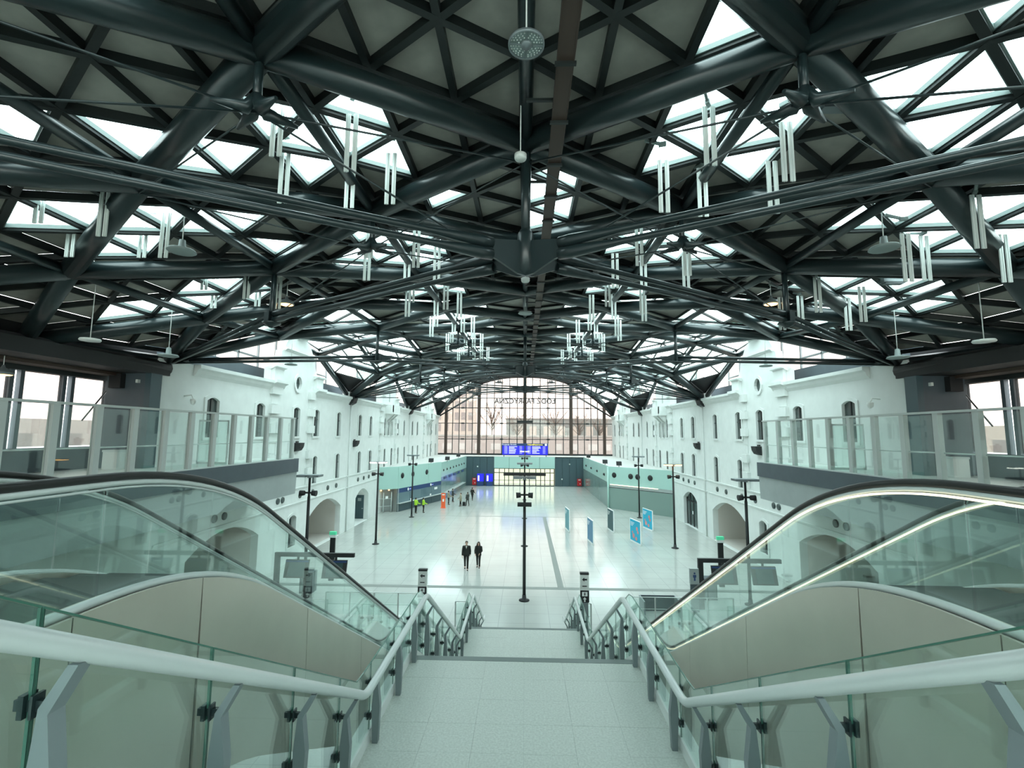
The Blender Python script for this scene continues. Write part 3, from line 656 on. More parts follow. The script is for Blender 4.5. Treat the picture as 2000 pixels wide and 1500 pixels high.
for s in (-1, 1):
    t = thing('stair_railing', 'pale round handrail on bent grey posts with glass panels, %s side of the stairs' % SIDE[s], 'railing')
    rx = 1.70*s
    p2 = round_poly(RAILP, [0.15]*6, 4)
    obj('handrail', MB().sweep([(rx, y, z) for y, z in p2], 0.044, 14), 'rail', t)
    py = [-0.25, 0.8, 1.85, 2.92, 4.0, 5.02, 6.02, 7.05, 8.0, 9.05, 10.1, 11.2, 12.3, 13.1, 14.2, 15.3, 16.3, 17.4, 18.5, 19.6, 20.4]
    px = 1.79*s
    for y in py:
        z0 = stz(y); zt = rlz(y)
        prof_ = [(px-0.03*s, z0), (px+0.035*s, z0), (px+0.055*s, z0+0.42), (px+0.03*s, zt-0.20), (rx+0.02*s, zt-0.04), (rx-0.02*s, zt-0.04), (px-0.01*s, zt-0.22), (px-0.045*s, z0+0.42)]
        obj('post', MB().prism([(x, y-0.035, z) for x, z in prof_], (0, 0.07, 0)), 'post', t)
        for h in (0.3, 0.68):
            k = MB().box((min(px+.03*s, px+0.15*s), y-0.012, z0+h-0.02), (max(px+.03*s, px+0.10*s), y+0.012, z0+h+0.02)).cbox((px+0.108*s, y, z0+h), (0.022, 0.055, 0.085)).cbox((px+0.07*s, y, z0+h), (0.012, 0.05, 0.085))
            obj('clamp', k, 'steel', t)
    gx = 1.875*s
    for ya, yb in zip(py, py[1:]):
        a, b = ya+0.005, yb-0.005; za, zb = stz(a), stz(b)
        sub = [a+(b-a)*q/4 for q in range(5)]; gt = lambda y: rlz(y-0.25)+0.01
        g = obj('glass_panel', MB().prism([(gx, y, stz(y)+0.10) for y in sub]+[(gx, y, gt(y)) for y in reversed(sub)], (0.014*s, 0, 0)), 'glass', t)
        e = MB()
        [e.bar((gx+0.007*s, y0, gt(y0)+0.004), (gx+0.007*s, y1, gt(y1)+0.004), 0.016, 0.008) for y0, y1 in zip(sub, sub[1:])]
        for yy, zz in ((a, za), (b, zb)): e.box((min(gx, gx+0.014*s), yy-0.004, zz+0.1), (max(gx, gx+0.014*s), yy+0.004, gt(yy)))
        obj('edge', e, 'glass_edge', g)

# ------------------------------------------------------------------ escalators
HR = round_poly([(-1.6, 8.41), (5.25, 8.41), (18.15, 0.97), (20.6, 0.97)], [1.4, 1.9], 14)
def hz(y): return lerp(y, [p[0] for p in HR], [p[1] for p in HR])
for s in (-1, 1):
    xa, xb = 3.5*s, 5.27*s
    t = thing('escalator', 'escalator %s of the stairs with %s under its black handrails' % (SIDE[s], 'plain grey strips' if s < 0 else 'warm light strips'), 'escalator')
    for x, sd in ((xa, -s), (xb, s)):
        pts = [(x, y, z) for y, z in HR] + [(x, 20.6+0.42*sin(a), 0.55+0.42*cos(a)) for a in [pi*k/8 for k in range(1, 9)]] + [(x, 20.0, 0.13)]
        hr = MB()
        for k in range(len(pts)-1): pass
        hr.sweep(pts, 0.037, 10); obj('handrail', hr, 'rubber', t)
        obj('handrail_track', MB().sweep([(p[0], p[1], p[2]-0.055) for p in pts[:len(HR)]], 0.027, 8), 'trim', t)
        obj('light_strip', MB().sweep([(p[0]-0.03*s, p[1], p[2]-0.095) for p in pts[:len(HR)]], 0.011, 6), 'led' if s > 0 else 'trim', t)
        ys = [-1.6+1.37*k for k in range(17)]
        for a, b in zip(ys, ys[1:]):
            sub = [a+0.012+(b-a-0.024)*k/6 for k in range(7)]
            P = [(x, y, hz(y)-0.98) for y in sub] + [(x, y, hz(y)-0.08) for y in reversed(sub)]
            obj('glass_panel', MB().prism(P, (0.012*s, 0, 0)), 'glass', t)
        # cladding and its trim
        cx = x+0.06*sd
        cuts = [-1.6, 1.0, 3.6, 5.05, 7.6, 10.2, 12.8, 15.4, 18.0, 20.7]
        for a, b in zip(cuts, cuts[1:]):
            sub = [a+0.006+(b-a-0.012)*k/8 for k in range(9)]
            tl = -0.03*sd if a > 5 else 0.0
            P = [(cx, y, hz(y)-1.02) for y in sub] + [(cx-tl, y, max(hz(y)-3.1, 0.0)) for y in reversed(sub)]
            obj('cladding_panel', MB().prism(P, (0.03*sd, 0, 0)), 'stainless', t)
        obj('skirt_trim', MB().sweep([(x, p[0], p[1]-1.0) for p in HR], 0.04, 8), 'trim', t)
        obj('inner_skirt', MB().prism([(x-0.12*sd, y, z-1.0) for y, z in HR] + [(x-0.12*sd, y, z-1.35) for y, z in reversed(HR)], (0.03*sd, 0, 0)), 'stainless', t)
    x0, x1 = min(xa, xb)+0.16, max(xa, xb)-0.16
    y = 4.6
    while y < 18.6:
        z = hz(y)-1.12; obj('step', MB().box((x0, y, z-0.25), (x1, y+0.42, z)), 'step', t); y += 0.40
    obj('floor_plate', MB().box((x0, -1.6, 7.2), (x1, 4.7, 7.29)), 'step', t); obj('floor_plate', MB().box((x0, 18.5, -0.05), (x1, 20.7, 0.03)), 'step', t)
    sub = [(-1.6+k*22.3/24) for k in range(25)]
    obj('underside', MB().prism([(min(xa, xb), y, max(hz(y)-3.0, 0.0)) for y in sub] + [(min(xa, xb), y, max(hz(y)-3.1, -0.02)) for y in reversed(sub)], (abs(xb-xa), 0, 0)), 'soffit', t)

# low glass guards at the foot of the stairs
def guard(x0, x1, y, lab):
    t = thing('glass_guard', lab, 'guard rail', ((x0+x1)/2, y, 0)); hw = (x1-x0)/2
    obj('top_rail', MB().tube((-hw, 0, 1.1), (hw, 0, 1.1), 0.022, 8), 'trim', t)
    n = max(1, int(round(2*hw/1.2)))
    for k in range(n+1): obj('post', MB().box((-hw+2*hw*k/n-0.03, -0.02, 0), (-hw+2*hw*k/n+0.03, 0.02, 1.1)), 'fpost', t)
    for k in range(n): obj('glass_panel', MB().box((-hw+2*hw*k/n+0.04, -0.006, 0.08), (-hw+2*hw*(k+1)/n-0.04, 0.006, 1.05)), 'glass', t)
    obj('mid_rail', MB().tube((-hw, 0.03, 0.55), (hw, 0.03, 0.55), 0.012, 6), 'trim', t)
guard(-9.6, -4.9, 23.3, 'wide low glass guard on the hall floor behind the left escalator')
guard(5.0, 9.9, 23.3, 'wide low glass guard on the hall floor behind the right escalator')
guard(-3.15, -2.2, 22.3, 'narrow low glass guard at the left foot of the stairs')
guard(2.1, 3.05, 22.3, 'narrow low glass guard at the right foot of the stairs')
for s in (1,):  # made-up dark grey box, purpose unknown
    t = thing('dark_box', 'open dark grey box behind the %s wide glass guard' % SIDE[s], 'box', (6.7*s, 24.2, 0))
    obj('side', MB().box((-0.9, -0.5, 0), (-0.84, 0.5, 0.75)).box((0.84, -0.5, 0), (0.9, 0.5, 0.75)), 'post', t); obj('back', MB().box((-0.84, 0.44, 0), (0.84, 0.5, 0.75)), 'slate', t)

# ------------------------------------------------------------------ shop pavilions and end wall
ZT = 4.88
def facade(t, p, q, z0, z1, m, name, n=1, gap=0.02, th=0.12):
    p, q = Vector((*p, 0)), Vector((*q, 0)); d = (q-p)/n; nr = Vector((d.y, -d.x, 0)).normalized()
    for k in range(n):
        a, b = p+d*k+d.normalized()*gap, p+d*(k+1)-d.normalized()*gap
        obj(name, MB().prism([(a.x, a.y, z0), (b.x, b.y, z0), (b.x, b.y, z1), (a.x, a.y, z1)], nr*-th), m, t)
def on(p, q, u, z, off=0.05):
    p, q = Vector((*p, 0)), Vector((*q, 0)); d = q-p; nr = Vector((d.y, -d.x, 0)).normalized()
    r = p+d*u+nr*off; return Vector((r.x, r.y, z)), atan2(d.y, d.x)
def nozzle(t, p, q, u, z, r=0.3):
    c, a = on(p, q, u, z, 0.02)
    o = obj('air_nozzle', MB().lathe([(0.02, 0.12), (r*0.6, 0.10), (r, 0.02), (r*1.08, 0)], n=14), 'black', t, c); o.rotation_euler = (pi/2, 0, a)
LP = [(-16.0, 51.6), (-14.2, 52.9), (-11.0, 62.2), (-9.9, 80.0)]
RP = [(9.9, 80.0), (10.1, 57.4), (16.0, 51.4)]
tr = struct('roof_terrace', MB().prism([(-16, 51.7, ZT-0.12), (-14.2, 53.0, ZT-0.12), (-11.05, 62.3, ZT-0.12), (-9.95, 80.1, ZT-0.12), (9.95, 80.1, ZT-0.12), (10.15, 57.5, ZT-0.12), (16, 51.5, ZT-0.12), (16, YE, ZT-0.12), (-16, YE, ZT-0.12)], (0, 0, 0.1)), 'roofw')
# left pavilion with ticket windows
t = thing('shop_pavilion', 'teal-topped pavilion with ticket windows along the left wall', 'pavilion')
for p, q in ((LP[0], LP[1]), (LP[1], LP[2])): facade(t, p, q, 2.55, ZT+0.12, 'teal', 'fascia_panel', 3 if q == LP[2] else 1)
facade(t, LP[2], LP[3], 3.0, ZT+0.05, 'teal', 'fascia_panel', 5)
for u in (0.08, 0.3, 0.62): nozzle(t, LP[1], LP[2], u, 3.95 - 0.0)
for k in range(8): nozzle(t, LP[2], LP[3], 0.06+0.115*k, 3.85, 0.16)
facade(t, LP[1], LP[2], 0.95, 2.05, 'blueglass', 'ticket_window', 4); facade(t, LP[1], LP[2], 2.05, 2.55, 'signblue', 'sign_band', 1, 0.0, 0.05); facade(t, LP[1], LP[2], 0, 0.88, 'navy', 'counter_front', 4)
for u in (0.2, 0.72):
    c, a = on(LP[1], LP[2], u, 2.3); o = obj('logo_disc', MB().lathe([(0.02, 0.02), (0.16, 0.02), (0.16, 0)], n=12), 'white', t, c); o.rotation_euler = (pi/2, 0, a)
    c, a = on(LP[1], LP[2], u+0.045, 2.3); o = obj('logo_bar', MB().cbox((0, 0, 0), (0.26, 0.02, 0.1)), 'lavender', t, c); o.rotation_euler = (0, 0, a)
for u, z, w_, h_ in ((0.85, 1.75, 0.75, 0.28), (0.27, 1.08, 0.35, 0.2), (0.72, 1.10, 0.35, 0.2)):
    c, a = on(LP[1], LP[2], u, z); o = obj('notice', MB().cbox((0, 0, 0), (w_, 0.02, h_)), 'white', t, c); o.rotation_euler = (0, 0, a)
p0, a0 = on(LP[1], LP[2], 0.5, 0.92, 0.15); L_ = (Vector(LP[2])-Vector(LP[1])).length
o = obj('counter_shelf', MB().cbox((0, 0, 0), (L_, 0.35, 0.06)), 'trim', t, p0); o.rotation_euler = (0, 0, a0)
facade(t, (-16.9, 52.4), (-14.9, 53.9), 0, 2.55, 'soffit', 'lobby_back', 1); facade(t, (-14.9, 53.6), (-14.2, 52.9), 0, 2.55, 'soffit', 'lobby_cheek', 1)
for k in range(2):
    c, a = on((-16.4, 52.0), (-14.6, 53.4), 0.25+0.4*k, 2.35, 0.0); obj('spot_lamp', MB().lathe([(0.02, 0), (0.09, 0.0), (0.09, 0.1)], n=10), 'lampo', t, c)
facade(t, LP[2], LP[3], 0, 3.0, 'greyglass', 'shop_glass', 7, 0.04); 
p0, a0 = on(LP[2], LP[3], 0.45, 0.85, 0.25); o = obj('counter_shelf', MB().cbox((0, 0, 0), (13.5, 0.5, 0.08)), 'trim', t, p0); o.rotation_euler = (0, 0, a0)
for k in range(5):
    c, a = on(LP[2], LP[3], 0.12+0.17*k, 2.75); o = obj('window_sign', MB().cbox((0, 0, 0), (1.5, 0.06, 0.3)), 'signblue', t, c); o.rotation_euler = (0, 0, a)
# turnstile frame in the lobby
t = thing('entrance_gate', 'grey tubular gate with crossbars in the lobby beside the ticket windows', 'gate', (-15.6, 52.2, 0), radians(36))
for x in (-0.9, 0, 0.9): obj('post', MB().tube((x, 0, 0), (x, 0, 2.2), 0.05, 8), 'trim', t)
for z in (0.7, 1.5): obj('rail', MB().tube((-0.9, 0, z), (0.9, 0, z), 0.03, 6), 'trim', t)
obj('sign_plate', MB().cbox((0.35, -0.04, 1.65), (0.28, 0.03, 0.28)), 'white', t)
# right pavilion
t = thing('shop_pavilion', 'teal-topped pavilion with blank grey-green glass front along the right wall', 'pavilion')
facade(t, RP[0], RP[1], 3.0, ZT+0.05, 'teal', 'fascia_panel', 6); facade(t, RP[1], RP[2], 2.85, ZT+0.05, 'teal', 'fascia_panel', 2)
facade(t, RP[0], RP[1], 0, 2.98, 'greyglass', 'shop_glass', 4, 0.03); facade(t, RP[1], RP[2], 0, 2.45, 'greyglass', 'shop_glass', 2, 0.02); facade(t, RP[1], RP[2], 2.5, 2.83, 'soffit', 'shutter_box', 1, 0, 0.3)
facade(t, RP[1], RP[2], 2.44, 2.51, 'black', 'shutter_rail', 1, 0, 0.06)
for u in (0.1, 0.37, 0.48, 0.67): nozzle(t, RP[1], RP[2], u, 3.95)
for k in range(4):
    for d in (0, 0.022): nozzle(t, RP[0], RP[1], 0.15+0.24*k+d, 3.75, 0.16)
c0, a0 = on(RP[1], RP[2], 0.03, 2.82, 0.03); c1, _ = on(RP[1], RP[2], 0.78, 2.82, 0.03)
obj('light_strip', MB().tube(c0, c1, 0.035, 6), 'led', t)
obj('corner_post', MB().tube((10.05, 57.35, 0), (10.05, 57.35, ZT), 0.12, 10), 'teal', t)
# end wall
wb = struct('wall_back', MB().box((-10.2, 80.2, 0), (-5.4, 80.6, ZT)).box((5.1, 80.2, 0), (10.2, 80.6, ZT)).box((-5.4, 80.2, 2.95), (5.1, 80.6, ZT)), 'navy')
for k in range(4): obj('wall_panel', MB().box((-10.0+1.2*k+0.02, 80.1, 0), (-10.0+1.2*(k+1)-0.02, 80.2, ZT)), 'navy', wb); obj('wall_panel', MB().box((5.15+1.2*k+0.02, 80.1, 0), (5.15+1.2*(k+1)-0.02, 80.2, ZT)), 'navy', wb)
for k in range(4): obj('fascia_panel', MB().box((-5.2+2.58*k+0.02, 80.0, 2.95), (-5.2+2.58*(k+1)-0.02, 80.2, ZT)), 'teal', wb)
d1 = struct('door_1'); 
for x in (-5.2, -4.3, -3.4, -2.7, -1.9, -0.8, 0.8, 1.9, 2.7, 3.4, 4.3, 5.0): obj('post', MB().box((x-0.06, 80.15, 0), (x+0.06, 80.35, 2.95)), 'tbar', d1)
for z in (0.05, 2.2, 2.9): obj('rail', MB().box((-5.2, 80.18, z-0.06), (5.0, 80.32, z+0.06)), 'tbar', d1)
obj('rail', MB().box((-5.2, 80.18, 0.9), (5.0, 80.32, 0.96)), 'tbar', d1)
for a, b in zip((-5.2, -4.3, -3.4, -2.7, -1.9, -0.8, 0.8, 1.9, 2.7, 3.4, 4.3), (-4.3, -3.4, -2.7, -1.9, -0.8, 0.8, 1.9, 2.7, 3.4, 4.3, 5.0)): obj('pane', MB().box((a+0.06, 80.24, 0.1), (b-0.06, 80.26, 2.85)), 'clear', d1)
obj('lobby', MB().add([(-5.3, 80.6, 0), (5.1, 80.6, 0), (5.1, 84, 0), (-5.3, 84, 0), (-5.3, 80.6, 3), (5.1, 80.6, 3), (5.1, 84, 3), (-5.3, 84, 3)], [(0, 1, 2, 3), (4, 7, 6, 5), (0, 3, 7, 4), (1, 5, 6, 2), (2, 6, 7, 3)]), 'cream', d1)
# doors in the side walls
def side_door(s, n, y0, y1, z1, glassy):
    d = struct('door_%d' % n); X = 16.0*s + (2.15 if s < 0 and not glassy else 0.35)*s; yc = (y0+y1)/2
    if glassy:
        for k in range(5): obj('post', MB().box((X-0.05, y0+(y1-y0)*k/4-0.05, 0), (X+0.05, y0+(y1-y0)*k/4+0.05, z1-0.35)), 'black', d)
        obj('rail', MB().box((X-0.05, y0, 2.3), (X+0.05, y1, 2.4)), 'black', d)
        h = arc_hole(y0, y1, 2.4, z1, 0.7, 8)
        for k in range(1, 4): obj('glazing_bar', MB().box((X-0.04, y0+(y1-y0)*k/4-0.03, 2.4), (X+0.04, y0+(y1-y0)*k/4+0.03, z1-0.1)), 'black', d)
        obj('fanlight', MB().prism([(X+0.02*s, y, z) for y, z in h], (0.02*s, 0, 0)), 'dpane', d)
        for k in range(4): obj('door_leaf', MB().box((X-0.01, y0+(y1-y0)*k/4+0.05, 0.02), (X+0.01, y0+(y1-y0)*(k+1)/4-0.05, 2.3)), 'dpane', d)
        obj('notice', MB().cbox((X-0.04*s, yc+0.2, 1.3), (0.02, 0.22, 0.3)), 'white', d)
    else:
        xa, xb = 16.5*s, 17.45*s
        obj('door_leaf', MB().box((min(xa, xb), 48.5, 0.02), (max(xa, xb), 48.58, 2.4)), 'navy', d); obj('notice', MB().cbox(((xa+xb)/2, 48.49, 1.95), (0.35, 0.02, 0.3)), 'soffit', d); obj('handle', MB().cbox((16.65*s, 48.47, 1.05), (0.14, 0.05, 0.04)), 'trim', d)
side_door(-1, 2, 44.6, 48.3, 3.3, False); side_door(1, 3, 44.6, 48.3, 3.3, True)

# ------------------------------------------------------------------ lamp posts
def lamp_post(x, y, lit, lab, boards=False):
    t = thing('street_lamp', lab, 'lamp', (x, y, 0), 0, 'tall black hall lamp posts')
    obj('base_plate', MB().lathe([(0.28, 0), (0.28, 0.04), (0.12, 0.07), (0.1, 0.3)], n=14), 'black', t)
    obj('pole', MB().tube((0, 0, 0.05), (0, 0, 5.3), 0.085, 12, 0.075).tube((0, 0, 5.3), (0, 0, 6.45), 0.06, 10), 'black', t)
    for s in (-1, 1):
        sp = MB(); sp.tube((0.05*s, 0, 5.5), (0.25*s, -0.02, 5.5), 0.05, 8); sp.tube((0.2*s, -0.1, 5.5), (0.45*s, -0.1, 5.48), 0.13, 10, 0.16)
        obj('spotlight', sp, 'black', t)
    hd = MB().box((-0.62, -0.30, 6.42), (0.62, 0.30, 6.48)).box((-0.1, -0.1, 6.3), (0.1, 0.1, 6.42)); obj('lamp_head', hd, 'post', t)
    for s in (-1, 1): obj('light_panel', MB().box((min(0.12*s, 0.60*s), -0.34, 6.36), (max(.12*s, 0.60*s), 0.34, 6.44)), ('lampo' if x > 5 else 'lampw') if lit else 'post', t)
    if boards:
        obj('crossbar', MB().box((-1.15, -0.08, 6.52), (1.15, 0.08, 6.68)).box((-.05, -.05, 6.4), (.05, .05, 6.55)), 'black', t)
        obj('floodlight_bar', MB().tube((-0.38, -0.1, 5.0), (0.38, -0.1, 5.0), 0.12, 10), 'black', t)
LPOS = [(-11.8, 25.7, 0, 'dark lamp post behind the left escalator, in front of the big left arch'), (-11.8, 37.8, 1, 'lit lamp post on the left, nearest the dark door in the arch'), (-11.85, 49.8, 0, 'dark lamp post right in front of the ticket windows'),
        (0, 25.8, 0, 'dark lamp post standing alone in the middle at the foot of the stairs'), (0, 37.8, 0, 'dark lamp post in the middle row, second from the stairs'), (0, 49.8, 0, 'dark lamp post in the middle row, third from the stairs'), (0, 63.5, 1, 'lit lamp post in the middle row, just before the blue departure board'),
        (11.8, 25.7, 0, 'dark lamp post behind the right escalator beside the hanging monitors'), (11.75, 37.8, 1, 'lit lamp post on the right, before the glazed black door'), (12.2, 51.0, 0, 'dark lamp post on the right, behind the cyan posters')]
for x, y, l, lab in LPOS: lamp_post(x, y, l, lab, (x == 0 and y < 30))

# ------------------------------------------------------------------ signs, monitors, boards
def arrow(g, cx, cz, y, r, ang, th=0.006):
    P = [(-1, 0), (-0.1, 0.8), (-0.1, 0.3), (1, 0.3), (1, -0.3), (-0.1, -0.3), (-0.1, -0.8)]; c, s_ = cos(ang), sin(ang)
    g.prism([(cx+r*(c*a-s_*b), y, cz+r*(s_*a+c*b)) for a, b in P], (0, -th, 0))
def pictogram(g, cx, cz, y, h):
    g.prism([(cx+h*0.12*cos(2*pi*k/8), y, cz+h*0.4+h*0.12*sin(2*pi*k/8)) for k in range(8)], (0, -0.006, 0))
    g.prism([(cx+a*h, y, cz+b*h) for a, b in ((-0.2, 0.22), (0.2, 0.22), (0.2, -0.1), (0.1, -0.1), (0.1, -0.5), (-0.1, -0.5), (-0.1, -0.1), (-0.2, -0.1))], (0, -0.006, 0))
def totem(x, y, lab, up, zt):
    t = thing('sign_totem', lab, 'sign', (x, y, 0), 0)
    hw = 0.19
    obj('column', MB().box((-0.16, -0.05, 0), (0.16, 0.09, zt-1.25)), 'post', t)
    obj('sign_face', MB().box((-hw, -0.08, zt-1.25), (hw, 0.1, zt)), 'whiteplastic', t)
    obj('cap', MB().box((-hw-.005, -0.086, zt-0.08), (hw+.005, 0.105, zt+0.005)), 'black', t)
    obj('dark_field', MB().box((-hw-.004, -0.09, zt-(1.25 if up else 1.2)), (hw+.004, -0.07, zt-0.74)), 'black', t)
    g = MB(); arrow(g, 0, zt-0.28, -0.081, 0.11, 0); g.prism([(-0.1, -0.081, zt-0.58), (0.1, -0.081, zt-0.58), (0.1, -0.081, zt-0.54), (-0.1, -0.081, zt-0.54)], (0, -0.006, 0)); obj('symbol', g, 'black', t)
    obj('pictogram_field', MB().box((-0.12, -0.1, zt-0.98), (0.12, -0.088, zt-0.80)), 'white', t)
    g = MB(); pictogram(g, 0.0, zt-0.89, -0.1, 0.15); obj('symbol', g, 'black', t)
    if up: g = MB(); arrow(g, 0, zt-1.12, -0.09, 0.10, -pi/2); obj('symbol', g, 'white', t)
totem(-4.55, 21.6, 'slim grey sign totem with left arrow behind the left stair railing', False, 2.72)
totem(2.66, 21.5, 'slim grey sign totem with left and upward arrows behind the right stair railing', True, 2.70)
t = thing('sign_totem', 'grey sign totem with blue symbols beside the right monitor frame', 'sign', (8.55, 24.6, 0))
obj('column', MB().box((-0.2, -0.06, 0), (0.2, 0.06, 1.35)), 'slate', t); obj('sign_face', MB().box((-0.22, -0.08, 1.35), (0.22, 0.08, 2.1)), 'soffit', t); g = MB(); pictogram(g, 0, 1.72, -0.081, 0.4); obj('symbol', g, 'signblue', t)
def monitors(s):
    X0 = 11.0*s
    t = thing('monitor_frame', 'black gantry with two hanging information monitors behind the %s escalator' % SIDE[s], 'display', (X0, 25.0, 0))
    obj('crossbar', MB().box((-2.1, -0.08, 2.3), (2.1, 0.08, 2.5)), 'black', t)
    obj('leg', MB().box((-2.1, -0.08, 0), (-1.85, 0.08, 2.3)), 'black', t)
    for k, x in enumerate((-0.85, 1.15)):
        o = obj('monitor', MB().prism([(x-0.62, -0.1, 2.15), (x+0.62, -0.1, 2.15), (x+0.62, -0.32, 1.3), (x-0.62, -0.32, 1.3)], (0, 0.09, 0.01)), 'black', t)
        obj('screen', MB().prism([(x-0.42, -0.125, 2.04), (x+0.42, -0.125, 2.04), (x+0.42, -0.31, 1.38), (x-0.42, -0.31, 1.38)], (0, -0.012, -0.002)), 'scrdark', o)
        obj('header', MB().prism([(x-0.6, -0.112, 2.13), (x+0.6, -0.112, 2.13), (x+0.6, -0.13, 2.05), (x-0.6, -0.13, 2.05)], (0, -0.01, 0)), 'signblue', o)
        obj('hanger', MB().box((x-0.05, -0.06, 2.1), (x+0.05, 0.0, 2.35)), 'black', t)
    t2 = thing('locker', 'dark luggage locker block below the %s monitor frame' % SIDE[s], 'locker', (X0-1.1, 26.6, 0)); 
    obj('body', MB().box((-0.25, -0.3, 0), (0.45, 0.3, 1.1)), 'slate', t2); obj('door', MB().box((-0.2, -0.32, 0.1), (0.4, -0.3, 1.0)), 'post', t2)
monitors(-1); monitors(1)
for s in (-1, 1):
    t = thing('exit_sign', 'small green lit exit sign on a dark post by the %s big arch' % SIDE[s], 'sign', (12.4*s*0.93, 28.6, 0))
    obj('post', MB().box((-0.15, -0.05, 0), (0.15, 0.05, 2.5)), 'black', t); obj('lit_face', MB().box((-0.2, -0.08, 2.5), (0.2, 0.08, 2.66)), 'white', t); obj('green_face', MB().box((-0.2, -0.085, 2.66), (0.2, 0.085, 2.85)), 'green', t)
# departure board on the terrace edge
t = thing('departure_board', 'wide blue lit arrivals and departures board on the terrace before the arched window', 'display', (0.05, 80.4, ZT))
obj('cabinet', MB().box((-3.95, -0.1, 0.28), (3.95, 0.25, 2.25)), 'signblue', t)
for s in (-1, 1):
    scr = obj('screen', MB().box((min(0.12*s, 3.85*s), -0.14, 0.36), (max(.12*s, 3.85*s), -0.1, 1.85)), 'scrblue', t)
    obj('leg', MB().box((3.6*s-0.06, -0.05, -0.02), (3.6*s+0.06, 0.15, 0.3)), 'signblue', t)
    g, g2 = MB(), MB()
    for k in range(6):
        z = 1.66-0.22*k; b = min(0.12*s, 3.85*s)
        g.box((b+0.3, -0.155, z), (b+0.85, -0.14, z+0.12)); g2.box((b+1.1, -0.155, z), (b+1.1+random.uniform(0.7, 1.5), -0.14, z+0.09)); g.box((b+2.9, -0.155, z), (b+3.35, -0.14, z+0.10))
    obj('text_rows', g, 'lavender', scr); obj('text_rows', g2, 'whitel', scr)
for tx, x, mm in (('Przyjazdy', -3.3, 'whitel'), ('Arrivals', -2.0, 'whitel'), ('Odjazdy', 0.95, 'yellow'), ('Departures', 2.2, 'yellow')):
    o = obj('heading', text_mesh(tx, 0.34, 0.004), mm, t, (x, -0.115, 2.05)); o.rotation_euler = (pi/2, 0, 0)
o = obj('clock', MB().lathe([(0.02, 0.03), (0.19, 0.03), (0.19, 0)], n=16), 'whitel', t, (3.55, -0.1, 2.03)); o.rotation_euler = (pi/2, 0, 0)
for x, lab in ((-7.47, 'blue ticket machine next to the red cabinet on the back wall'), (-5.95, 'blue ticket machine next to the glazed entrance doors')):
    t = thing('ticket_machine', lab, 'machine', (x, 79.6, 0))
    obj('body', MB().box((-0.55, 0, 0), (0.55, 0.5, 0.75)), 'signblue', t); obj('lit_front', MB().box((-0.55, -0.02, 0.75), (0.55, 0.5, 2.0)), 'scrblue', t); obj('panel', MB().box((-0.42, -0.05, 0.85), (-0.15, -0.02, 1.75)), 'whitel', t)
for x, lab in ((-8.5, 'red fire cabinet beside the blue ticket machines'), (9.2, 'red fire cabinet on the dark wall right of the entrance doors')):
    t = thing('fire_cabinet', lab, 'cabinet', (x, 79.8, 0))
    obj('body', MB().box((-0.35, 0, 0.15), (0.35, 0.3, 1.3)), 'red', t); obj('label_plate', MB().cbox((0, -0.01, 1.12), (0.4, 0.02, 0.12)), 'white', t); obj('knob', MB().cbox((0.1, -0.01, 0.5), (0.14, 0.03, 0.14)), 'white', t)
for x, y in ((-8.0, 3.2), (7.6, 3.7), (6.3, 1.2)): tag(obj('wall_sensor', MB().cbox((x, 80.06, y), (0.22, 0.1, 0.2)), 'whiteplastic'), 'small white sensor box on the back wall, %s' % ('above the ticket machines' if x < 0 else 'high on the right dark wall' if y > 2 else 'low on the right dark wall'), 'sensor')

# posters: floor-standing boards
PST = [((3.95, 44.0), 2.0, 'tealp', 'narrow teal-grey poster board, leftmost of the five, beside the grey floor strip', 5),
       ((5.4, 39.3), 1.9, 'steelp', 'steel-blue poster board, second from the grey floor strip', 4),
       ((7.9, 44.0), 1.95, 'darkp', 'dark green poster board in the middle of the five', 4),
       ((9.05, 39.3), 1.85, 'cyan', 'cyan poster board with pink shapes, nearest of the right pair', 6),
       ((11.5, 44.9), 1.85, 'cyan', 'cyan poster board with pink shapes before the dark lamp post', 6)]
for (x, y), h, mm, lab, kk in PST:
    dx = 0.10 if kk != 6 else 0.2; dy = -1.0
    p, q_ = Vector((x-dx, y-dy*0.95, 0)), Vector((x+dx, y+dy*0.95, 0))
    t = thing('poster_board', lab, 'poster', (x, y, 0), 0, None)
    d = (q_-p); an = atan2(d.y, d.x); L_ = d.length; t.rotation_euler = (0, 0, an)
    obj('frame', MB().box((-L_/2, -0.04, 0.0), (L_/2, 0.04, 0.14)).box((-L_/2, -0.04, h-0.04), (L_/2, 0.04, h)).box((-L_/2, -0.04, 0), (-L_/2+0.04, 0.04, h)).box((L_/2-0.04, -0.04, 0), (L_/2, 0.04, h)), 'white', t)
    pf = obj('print', MB().box((-L_/2+0.04, -0.03, 0.14), (L_/2-0.04, 0.03, h-0.04)), mm, t)
    if kk == 6:
        g = MB()
        for cx, cz, r in ((0.35, 1.2, 0.16), (0.5, 0.95, 0.14), (-0.3, 0.55, 0.2), (0.2, 0.4, 0.16), (-0.5, 0.8, 0.1)):
            g.prism([(cx+r*cos(2*pi*k/9)*1.1, -0.031, cz+r*sin(2*pi*k/9)) for k in range(9)], (0, -0.006, 0)); g.prism([(cx+r*cos(-2*pi*k/9)*1.1, 0.031, cz+r*sin(-2*pi*k/9)) for k in range(9)], (0, 0.006, 0))
        obj('shapes', g, 'pink', pf)
    g = MB()
    for k in range(3): g.box((-L_/2+0.15, -0.036, h-0.3-0.12*k), (-L_/2+0.15+0.7-0.15*k, -0.03, h-0.25-0.12*k))
    obj('text_lines', g, 'white', pf)
t = thing('orange_banner', 'tall orange roll-up banner before the ticket counter corner', 'banner', (-9.6, 56.0, 0))
